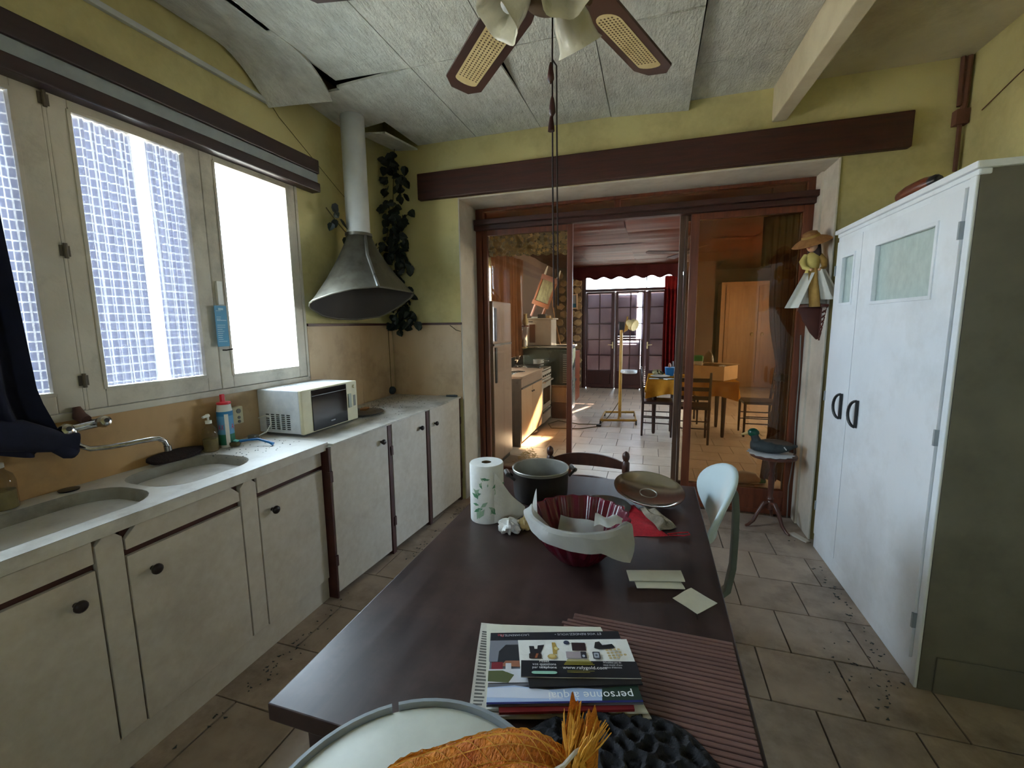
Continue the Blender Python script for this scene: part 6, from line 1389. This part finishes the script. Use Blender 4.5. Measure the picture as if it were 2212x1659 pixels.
part(MB().box(-1.51, -1.25, 6.785, 6.93, .50, .525), 'rail', 'straw', wbx)
# white box appliance on a bracket board behind
ws = struct('wall_shelf_support', MB().box(-2.15, -1.50, 7.58, 7.62, 0, 1.10), 'far_wall')
ab = thing('enamel_hood_box', 'white enamel box standing on the boiler top', 'box', (-1.66, 7.3, 1.15))
part(MB().box(-1.97, -1.56, 7.05, 7.45, 1.152, 1.575), 'body', 'stove_enamel', ab, bevel=.01)
part(MB().box(-1.99, -1.53, 7.03, 7.47, 1.575, 1.60), 'top', 'stove_enamel', ab, bevel=.006)
part(MB().box(-1.93, -1.83, 7.044, 7.05, 1.20, 1.50), 'brown_reflection', 'sideboard_wood', ab, bevel=.003)  # brown reflection on the white front, put in as a coloured panel
part(MB().box(-1.955, -1.87, 7.047, 7.05, 1.535, 1.55), 'label_bar', 'stove_dark', ab)
single(MB().box(-1.80, -1.67, 7.10, 7.25, 1.601, 1.665), 'black_box', 'stove_dark', 'small black box on top of the white enamel box', 'box', bevel=.004)
single(MB().box(-1.66, -1.60, 7.10, 7.22, 1.601, 1.64), 'card_box', 'cardboard', 'small yellow carton beside the black box', 'box', bevel=.003)
single(MB().box(-1.90, -1.80, 7.08, 7.3, 1.601, 1.625), 'folded_paper', 'newsprint', 'folded papers stacked left of the black box', 'papers', bevel=.003)
single(MB().tube([(-1.50, 7.5, 1.152), (-1.60, 7.54, 1.55), (-1.66, 7.555, 1.95)], .010, 8), 'broom_stick', 'straw', 'thin pale stick leaning beside the white enamel box', 'stick', smooth=40)
# side shelf with bottle and vase
sh = thing('wall_shelf', 'brown wooden wall shelf left of the white enamel box', 'shelf', (-2.05, 6.9, 1.1))
part(MB().box(-2.155, -1.93, 6.80, 7.02, 1.115, 1.14), 'board', 'cane', sh, bevel=.003); part(MB().box(-2.155, -1.93, 6.80, 7.02, 1.46, 1.485), 'board', 'sideboard_wood', sh, bevel=.003); part(MB().box(-2.158, -2.14, 6.80, 7.02, 1.0, 1.50), 'back_board', 'sideboard_wood', sh)
single(MB().lathe([(.03, 1.141), (.036, 1.15), (.036, 1.23), (.016, 1.26), (.016, 1.29), (.004, 1.292)], (-1.97, 6.90, 0), 16), 'white_bottle', 'white_plastic', 'small white bottle on the lower wall shelf', 'bottle', smooth=40)
single(MB().lathe([(.025, 1.486), (.045, 1.52), (.05, 1.55), (.03, 1.60), (.026, 1.66), (.034, 1.67), (.02, 1.665)], (-1.96, 6.92, 0), 16), 'vase', 'cane', 'pale vase on the upper wall shelf', 'vase', smooth=40)
# upturned rush-seated chair on top of things
uc = thing('upturned_chair', 'small rush chair upturned and leaning above the white enamel box', 'chair', (-1.75, 7.35, 1.6))
Fu = fr((-1.815, 7.32, 1.80), (.93, 0, -.36), (.36, .0, .93))
def ub(x0, x1, y0, y1, z0, z1, n, m): part(MB().box(0, 0, 0, 0, 0, 0).__class__().add([tuple(Fu @ Vector(p)) for p in [(x0, y0, z0), (x1, y0, z0), (x1, y1, z0), (x0, y1, z0), (x0, y0, z1), (x1, y0, z1), (x1, y1, z1), (x0, y1, z1)]], [(0, 3, 2, 1), (4, 5, 6, 7), (0, 1, 5, 4), (1, 2, 6, 5), (2, 3, 7, 6), (3, 0, 4, 7)]), n, m, uc, bevel=.006)
ub(-.15, .15, .0, .075, -.03, .03, 'seat_rail', 'orange_wood'); ub(-.15, .15, .44, .52, -.03, .03, 'back_rail', 'pink_wood'); ub(-.11, .11, .075, .44, -.01, .01, 'rush_panel', 'rush'); ub(-.145, -.11, .075, .44, -.02, .02, 'side_rail', 'orange_wood'); ub(.11, .145, .075, .44, -.02, .02, 'side_rail', 'orange_wood')
for x in (-.11, .12):
    part(MB().tube([Fu @ Vector((x, .52, 0)), Fu @ Vector((x, .66, 0))], [.02, .010], 8), 'leg', 'white_plastic', uc, smooth=40)
for x in (-.08, .10): part(MB().tube([Fu @ Vector((x, .0, 0)), Fu @ Vector((x - .01, -.20, 0))], [.028, .020], 8), 'leg', 'pink_wood' if x < 0 else 'orange_wood', uc, smooth=40)
# curtains and lace
cw = thing('brown_curtain', 'long brown curtain hanging at the far room side window', 'curtain', (-2.08, 6.4, 1.0))
part(drape((-2.10, 5.72, 0), (-2.02, 7.02, 0), 2.52, 1.0, 9, .035, 90, 10, pinch=lambda v: 1 - .10 * v), 'drop', 'brown_curtain', cw, smooth=180)
single(drape((-2.13, 5.3, 0), (-2.10, 5.72, 0), 2.40, 1.0, 8, .012, 50, 6), 'lace_curtain', 'lace', 'white lace curtain at the side window beside the fridge', 'curtain', smooth=180)
lb = thing('lace_pelmet', 'yellowed lace border hanging across the top of the left glass panel', 'lace', (-1.05, 3.79, 2.1))
b = MB(); b.grid(lambda u, v: (-1.40 + .72 * u, 3.775 + .006 * math.sin(30 * u), 2.30 - (.185 + .018 * abs(math.sin(28 * u)) + .02 * u) * v), 90, 10); part(b, 'lace_strip', 'lace', lb, smooth=180)
b = MB(); rd = random.Random(8)
for k in range(95):
    x = -1.39 + .70 * rd.random(); z = 2.11 + .15 * rd.random(); q = rd.uniform(.012, .022)
    b.prism([(q * (1 + .4 * math.cos(5 * t_)) * math.cos(t_), q * (1 + .4 * math.cos(5 * t_)) * math.sin(t_)) for t_ in [2 * math.pi * i / 15 for i in range(15)]], .002, fr((x, 3.765, z), (1, 0, 0), (0, 0, 1)))
part(b, 'lace_flowers', 'cane', lb, stuff=True)
tc = thing('tied_curtain', 'brown curtain gathered by a tie-back behind the right glass panel', 'curtain', (.96, 3.86, .2))
def pin(v):
    return 1 - .62 * math.exp(-((v - .60) / .16) ** 2) if v < .6 else 1 - .62 * math.exp(-((v - .60) / .30) ** 2)
part(drape((.86, 3.90, 0), (1.13, 3.90, 0), 2.33, .22, 6, .022, 70, 26, pinch=pin), 'drop', 'tie_curtain', tc, smooth=180)
part(MB().tube([(.80, 3.90, 2.335), (1.16, 3.90, 2.335)], .010, 8), 'rod', 'old_wood', tc)
for x in (.82, 1.14): part(MB().tube([(x, 3.90, 2.335), (x, 3.84, 2.42), (x, 3.80, 2.53)], .008, 6), 'rod_bracket', 'old_wood', tc)
part(MB().lathe([(.052, -.025), (.062, -.01), (.062, .012), (.052, .026)], (.995, 3.90, 1.06), 20, sy=.7), 'tie_back', 'leaf_green', tc, smooth=40)
single(drape((.80, 3.95, 0), (1.06, 3.95, 0), 2.30, 1.93, 3, .02, 30, 6), 'red_swag', 'red_curtain', 'dark red curtain swag at the top right of the glass panel', 'curtain', smooth=180)
# door valance and red curtain at the French doors
vl = thing('scalloped_valance', 'dark scalloped valance hanging over the French doors', 'valance', (-.6, 10.1, 2.5))
b = MB(); 
def vf(u, v): return (-1.85 + 2.45 * u, 10.12 + .01 * math.sin(40 * u), 2.752 - (.262 + .028 * math.sin(2 * math.pi * 7.2 * u + 2.6)) * v)
b.grid(vf, 120, 4); b.grid(lambda u, v: (vf(u, v)[0], vf(u, v)[1] + .012, vf(u, v)[2]), 120, 4); part(b, 'cloth', 'valance_cloth', vl, smooth=60)
rc_ = thing('red_curtain', 'dark red curtain at the right side of the French doors', 'curtain', (.4, 10.15, .3))
part(drape((.24, 10.18, 0), (.62, 10.18, 0), 2.5, .35, 5, .03, 50, 10), 'drop', 'red_curtain', rc_, smooth=180)
# picture
pf = thing('picture_frame', 'wooden framed seaside picture on the stone wall by the French doors', 'picture', (-1.72, 10.2, 1.8))
b = MB(); 
for q in ((-1.85, -1.82, 1.84, 2.18), (-1.67, -1.64, 1.84, 2.18), (-1.82, -1.67, 1.84, 1.87), (-1.82, -1.67, 2.15, 2.18)): b.box(q[0], q[1], 10.185, 10.205, q[2], q[3])
part(b, 'frame', 'oak', pf, bevel=.004); part(MB().box(-1.82, -1.67, 10.196, 10.204, 1.87, 2.15), 'canvas', plain('canvas_sky', (128, 120, 110), .7), pf); part(MB().box(-1.82, -1.67, 10.194, 10.197, 1.87, 1.96), 'painted_sea', plain('canvas_sea', (20, 70, 78), .7), pf)
# sideboard with bench seen past the left panel
sb_ = thing('sideboard', 'dark reddish sideboard against the stone wall', 'sideboard', (-1.5, 8.6, 0))
part(MB().box(-1.95, -1.385, 8.25, 8.95, 0, .98), 'body', 'sideboard_wood', sb_, bevel=.006)
for k in range(3): 
    d = part(MB().box(-1.92, -1.41, 8.235, 8.25, .08 + .29 * k, .34 + .29 * k), 'drawer', 'sideboard_wood', sb_, bevel=.004); part(MB().ball((-1.5, 8.225, .21 + .29 * k), .014, 10), 'knob', 'cane', d)
single(MB().box(-1.50, -1.42, 8.3, 8.45, .981, 1.06), 'dark_tin', 'stove_dark', 'dark tin on top of the far sideboard', 'tin', bevel=.006)
bn = thing('low_stool', 'low dark padded stool beside the far sideboard', 'stool', (-1.42, 7.95, 0))
part(MB().box(-1.62, -1.31, 7.78, 8.10, .45, .50), 'seat', 'stove_dark', bn, bevel=.012); legs4(bn, -1.58, -1.35, 7.82, 8.06, .45, .014, 'orange_wood')
# lamp on wheels
lp_ = thing('examination_lamp', 'yellow enamelled wheeled lamp stand before the French doors', 'lamp', (-.42, 6.85, 0))
part(MB().tube([(-.435, 6.85, .06), (-.435, 6.85, 1.47)], .024, 14), 'pole', 'yellow_enamel', lp_, smooth=40)
b = MB(); b.tube([(-.69, 6.52, .07), (-.18, 6.62, .07)], .018, 10); b.tube([(-.69, 7.15, .07), (-.23, 7.25, .07)], .018, 10); b.tube([(-.435, 6.57, .07), (-.46, 7.20, .07)], .018, 10); b.tube([(-.69, 6.52, .07), (-.69, 7.15, .07)], .014, 10); b.tube([(-.18, 6.62, .07), (-.23, 7.25, .07)], .014, 10); part(b, 'base_frame', 'yellow_enamel', lp_, smooth=40)
for x, y in ((-.69, 6.52), (-.18, 6.62), (-.69, 7.15), (-.23, 7.25)): part(MB().lathe([(.006, -.012), (.032, -.012), (.032, .012), (.006, .012)], (x, y, .033), 16, Matrix.Rotation(R(90), 3, 'Y')), 'castor', 'stove_dark', lp_, smooth=40)
b = MB(); b.lathe([(.02, .752), (.11, .752), (.122, .765), (.12, .80), (.116, .80), (.11, .765), (.02, .762)], (-.31, 6.80, 0), 24, sx=1.0, sy=.8); part(b, 'tray', 'pipe_paint', lp_, smooth=40); part(MB().tube([(-.435, 6.85, .765), (-.38, 6.83, .765)], .010, 8), 'tray_arm', 'yellow_enamel', lp_)
part(MB().box(-.47, -.39, 6.82, 6.88, 1.40, 1.52), 'head_bracket', 'stove_dark', lp_, bevel=.006); part(MB().loft([[(-.40, 6.83, 1.36), (-.34, 6.83, 1.40), (-.34, 6.83, 1.60), (-.36, 6.83, 1.60)], [(-.40, 6.87, 1.36), (-.34, 6.87, 1.40), (-.34, 6.87, 1.60), (-.36, 6.87, 1.60)]]), 'shade_plate', 'yellow_enamel', lp_)
Q = Vector((.75, -.55, -.35)).to_track_quat('Z', 'Y').to_matrix()
part(MB().lathe([(.025, -.08), (.045, -.06), (.055, 0), (.085, .02), (.088, .075), (.08, .085), (.02, .07)], (-.30, 6.83, 1.49), 24, Q), 'lamp_head', 'cane', lp_, smooth=40)
single(MB().tube([(-.45, 6.86, .30), (-.52, 6.84, .18), (-.62, 6.7, .05), (-.72, 6.5, .006), (-1.0, 6.45, .006), (-1.35, 6.6, .006), (-1.45, 6.35, .006), (-1.35, 6.1, .006), (-.95, 6.15, .006), (-.70, 6.38, .006)], .006, 8), 'lamp_cable', 'stem_brown', 'long brown cable looping over the tiles from the lamp stand', 'cable', smooth=60)
single(MB().box(-.735, -.665, 6.36, 6.42, .001, .035), 'cable_plug', 'stove_dark', 'dark plug at the end of the floor cable', 'plug', bevel=.008)
# dining table, cloth
TX0, TX1, TY0, TY1, TZ2 = -.02, 1.06, 6.08, 6.86, .755
dt2 = thing('dining_table', 'far room dining table with dark legs under a yellow cloth', 'table', (.52, 6.47, 0))
part(MB().box(TX0, TX1, TY0, TY1, .715, .745), 'tabletop', 'dark_chair', dt2, bevel=.004)
for x in (TX0 + .08, .92):
    for y in (6.17, 6.78): part(MB().lathe([(.016, 0), (.022, .02), (.030, .5), (.034, .715)], (x, y, 0), 12), 'leg', 'dark_chair', dt2, smooth=40)
tcl = thing('tablecloth', 'golden yellow tablecloth with hanging folds on the far dining table', 'tablecloth', (.52, 6.47, .56))
def tcf(u, v):
    a = 2 * math.pi * u; cx_, cy2 = (TX0 + TX1) / 2, (TY0 + TY1) / 2; hx, hy = (TX1 - TX0) / 2 + .012, (TY1 - TY0) / 2 + .012
    ca, sa = math.cos(a), math.sin(a); m_ = max(abs(ca), abs(sa)); px, py = ca / m_ * hx, sa / m_ * hy
    if v < .5: k = v / .5; return (cx_ + px * k, cy2 + py * k, .7475)
    k = (v - .5) / .5; w = .022 * k * math.sin(26 * a) + .02 * k
    n = Vector((ca, sa)).normalized(); cor = (min(abs(ca), abs(sa)) / m_) ** 4
    return (cx_ + px + n.x * w, cy2 + py + n.y * w, .7475 - k * (.19 + .05 * cor + .012 * math.sin(13 * a)))
part(MB().grid(tcf, 160, 14), 'cloth', 'yellow_cloth', tcl, smooth=50)
cb = thing('cardboard_box', 'open cardboard box on the right end of the far dining table', 'box', (.80, 6.35, .75))
Fb = fr((.893, 6.10, .750), (-.38, .23, 0), (.22, .36, 0)); LX, LY, LZ = .46, .42, .185
def bb(x0, x1, y0, y1, z0, z1): return [tuple(Fb @ Vector((x, y, -z if Fb.col[2].z < 0 else z))) for x, y, z in [(x0, y0, z0), (x1, y0, z0), (x1, y1, z0), (x0, y1, z0), (x0, y0, z1), (x1, y0, z1), (x1, y1, z1), (x0, y1, z1)]]
BF = [(0, 3, 2, 1), (4, 5, 6, 7), (0, 1, 5, 4), (1, 2, 6, 5), (2, 3, 7, 6), (3, 0, 4, 7)]
b = MB()
for q in ((0, LX, 0, .006, 0, LZ), (0, LX, LY - .006, LY, 0, LZ), (0, .006, 0, LY, 0, LZ), (LX - .006, LX, 0, LY, 0, LZ), (0, LX, 0, LY, 0, .005)): b.add(bb(*q), BF)
part(b, 'box', 'cardboard', cb)
b = MB(); b.add(bb(.01, LX - .01, LY, LY + .10, LZ - .004, LZ), BF); part(b, 'flap', 'cardboard', cb)
gt = thing('green_tub', 'green plastic tub standing in the cardboard box', 'tub', (.62, 6.52, .756)); part(MB().loft([[(.62 + s * x, 6.52 + s * y, z) for x, y in rrect(-1, 1, -1, 1, .4)] for s, z in ((.05, .757), (.058, .98))]), 'tub', 'clear_plastic', gt, smooth=40); part(MB().loft([[(.62 + s * x, 6.52 + s * y, z) for x, y in rrect(-1, 1, -1, 1, .4)] for s, z in ((.061, .975), (.063, .985), (.063, 1.04), (.05, 1.05))]), 'lid', 'green_plastic', gt, smooth=40)
gb = thing('glass_dome', 'clear glass cheese dome standing in the cardboard box', 'dome', (.76, 6.56, .756)); part(MB().lathe([(.066, .757), (.068, .95), (.062, 1.01), (.045, 1.07), (.012, 1.10), (.012, 1.125), (.004, 1.13)], (.76, 6.56, 0), 24), 'glass', 'soap_clear', gb, smooth=50)
single(crumple((.93, 6.50, .88), .045, 14, .5), 'paper_wad', 'paper_white', 'crumpled pinkish paper wad at the back of the cardboard box', 'paper', smooth=30)
s6 = MB().lathe([(.03, .751), (.09, .752), (.13, .768), (.132, .772), (.09, .758), (.03, .757)], (.13, 6.40, 0), 28); single(s6, 'dish', 'paper_cream', 'pale dish among the clutter at the left end of the far table', 'dish', smooth=40)
single(crumple((.10, 6.62, .75), .07, 15, .6), 'paper_bag', 'rush', 'crumpled greenish paper bag on the left end of the far table', 'bag', smooth=30)
for k, (x, y, a) in enumerate(((.05, 6.2, 10), (.17, 6.25, -25), (.24, 6.16, 40))):
    F = Matrix.Translation((x, y, .7505)) @ Matrix.Rotation(R(a), 4, 'Z'); single(MB().prism(rc(-.06, .06, -.04, .04), .004 + .004 * k, F), 'envelope', ('paper_white', 'stove_dark', 'paper_cream')[k], ('white envelope at the near left corner of the far table', 'black folder between two envelopes on the far table', 'cream envelope next to the black folder on the far table')[k], 'envelope', group='papers on the far table')
single(MB().loft([[(.26 + s * x, 6.62 + s * y, z) for x, y in rrect(-1, 1, -1, 1, .3)] for s, z in ((.055, .751), (.065, .87))]), 'blue_tub', 'blue_plastic', 'blue plastic tub on the far table beside the open door panel', 'tub', smooth=40)
single(MB().lathe([(.018, .871), (.02, .90), (.008, .93), (.002, .932)], (.26, 6.62, 0), 12), 'orange_cap', 'orange_wood', 'small orange piece on top of the blue tub', 'cap', smooth=40)
# chairs of the far room
def ladder_chair(name, label):
    t = thing(name, label, 'chair', (0, 0, 0), 'dark ladder-back chairs in the far room')
    for x in (-.17, .17):
        part(MB().tube([(x, -.18, 0), (x, -.175, .45), (x, -.215, .90)], [.014, .018, .014], 10), 'back_leg', 'dark_chair', t, smooth=40)
        part(MB().tube([(x * 1.05, .19, 0), (x * 1.05, .19, .44)], [.013, .018], 10), 'front_leg', 'dark_chair', t, smooth=40)
        for z in (.18, .27): part(MB().tube([(x, -.178, z), (x * 1.05, .19, z)], .008, 8), 'side_stretcher', 'dark_chair', t)
    part(MB().loft([[(-.19, -.19, z), (.19, -.19, z), (.20, .21, z), (-.20, .21, z)] for z in (.435, .47)]), 'seat', 'dark_chair', t, bevel=.01)
    for z, y in ((.58, -.187), (.69, -.197), (.80, -.207)):
        part(MB().box(-.165, .165, y - .008, y + .008, z - .02, z + .028), 'back_slat', 'dark_chair', t, bevel=.003)
    for z in (.20, .29): part(MB().tube([(-.17, -.18, z), (.17, -.18, z)], .008, 8), 'stretcher', 'dark_chair', t)
    return t
c1 = ladder_chair('dining_chair', 'dark ladder-back chair nearest the glass, backed to the right door panel')
c1.location = (.525, 5.90, 0)
dup(c1, (.09, 6.17, 0), R(-90), 'dark ladder-back chair at the left end of the yellow-clothed table')
dup(c1, (1.38, 6.45, 0), R(90), 'dark ladder-back chair right of the table by the tied curtain')
dup(c1, (.50, 7.10, 0), R(180), 'dark ladder-back chair on the far side of the yellow-clothed table')
# oak wardrobe
ow = thing('oak_wardrobe', 'tall light oak two-door wardrobe at the back of the far room', 'wardrobe', (2.25, 11.45, 0))
part(MB().box(1.50, 3.05, 11.22, 11.79, 0, 2.40), 'carcass', 'oak', ow, bevel=.006)
for a, c_, k in ((1.60, 2.265, 2.165), (2.275, 2.98, 2.375)):
    d = part(MB().box(a, c_, 11.195, 11.22, .12, 2.30), 'door', 'oak', ow, bevel=.004)
    part(MB().ball((k, 11.175, 1.22), .032, 12, 1, .8, 1.3), 'knob', 'cane', d, smooth=50)
    part(MB().box(a + .07, c_ - .07, 11.188, 11.196, .22, 2.2), 'door_panel', 'oak', d, bevel=.003)
# far fan
f2 = thing('ceiling_fan', 'thin dark ceiling fan in the far room', 'fan', (.45, 7.0, 2.45))
part(MB().lathe([(.02, 2.74), (.05, 2.735), (.015, 2.70), (.015, 2.56), (.08, 2.55), (.09, 2.50), (.04, 2.47)], (.45, 7.0, 0), 20), 'motor', 'dark_chair', f2, smooth=40)
for a in (20, 110, 200, 290):
    F = Matrix.Translation((.45, 7.0, 2.505)) @ Matrix.Rotation(R(a), 4, 'Z') @ Matrix.Rotation(R(10), 4, 'X'); part(MB().prism([(.08, -.04), (.58, -.06), (.60, 0), (.58, .06), (.08, .04)], .008, F), 'blade', 'dark_chair', f2)
# bottle behind the glass
pb = thing('plastic_bottle', 'crushed clear bottle with green cap lying behind the right glass panel', 'bottle', (.86, 4.42, 0))
b = MB(); b.tube([(.70, 4.38, .045), (.74, 4.385, .06), (.86, 4.41, .062), (.95, 4.43, .055), (1.0, 4.44, .03)], [.03, .056, .060, .05, .022], 14); part(b, 'body', 'clear_plastic', pb, smooth=30)
part(MB().tube([(1.0, 4.44, .03), (1.045, 4.45, .03)], .026, 12), 'cap', 'green_plastic', pb, smooth=40)
rd = random.Random(31); b = MB()
for _ in range(90):
    x, y = -1.42 + abs(rd.gauss(0, .1)), rd.gauss(4.75, .12); s = rd.uniform(.006, .02); a = rd.uniform(0, 3)
    b.prism([(s * math.cos(a + q), s * .6 * math.sin(a + q)) for q in (0, 1.6, 3.2, 4.6)], .003, Matrix.Translation((x, y, .0012)))
o = single(b, 'fallen_debris', 'cane', 'scattered flakes of debris on the tiles by the fridge', 'debris'); o['kind'] = 'stuff'
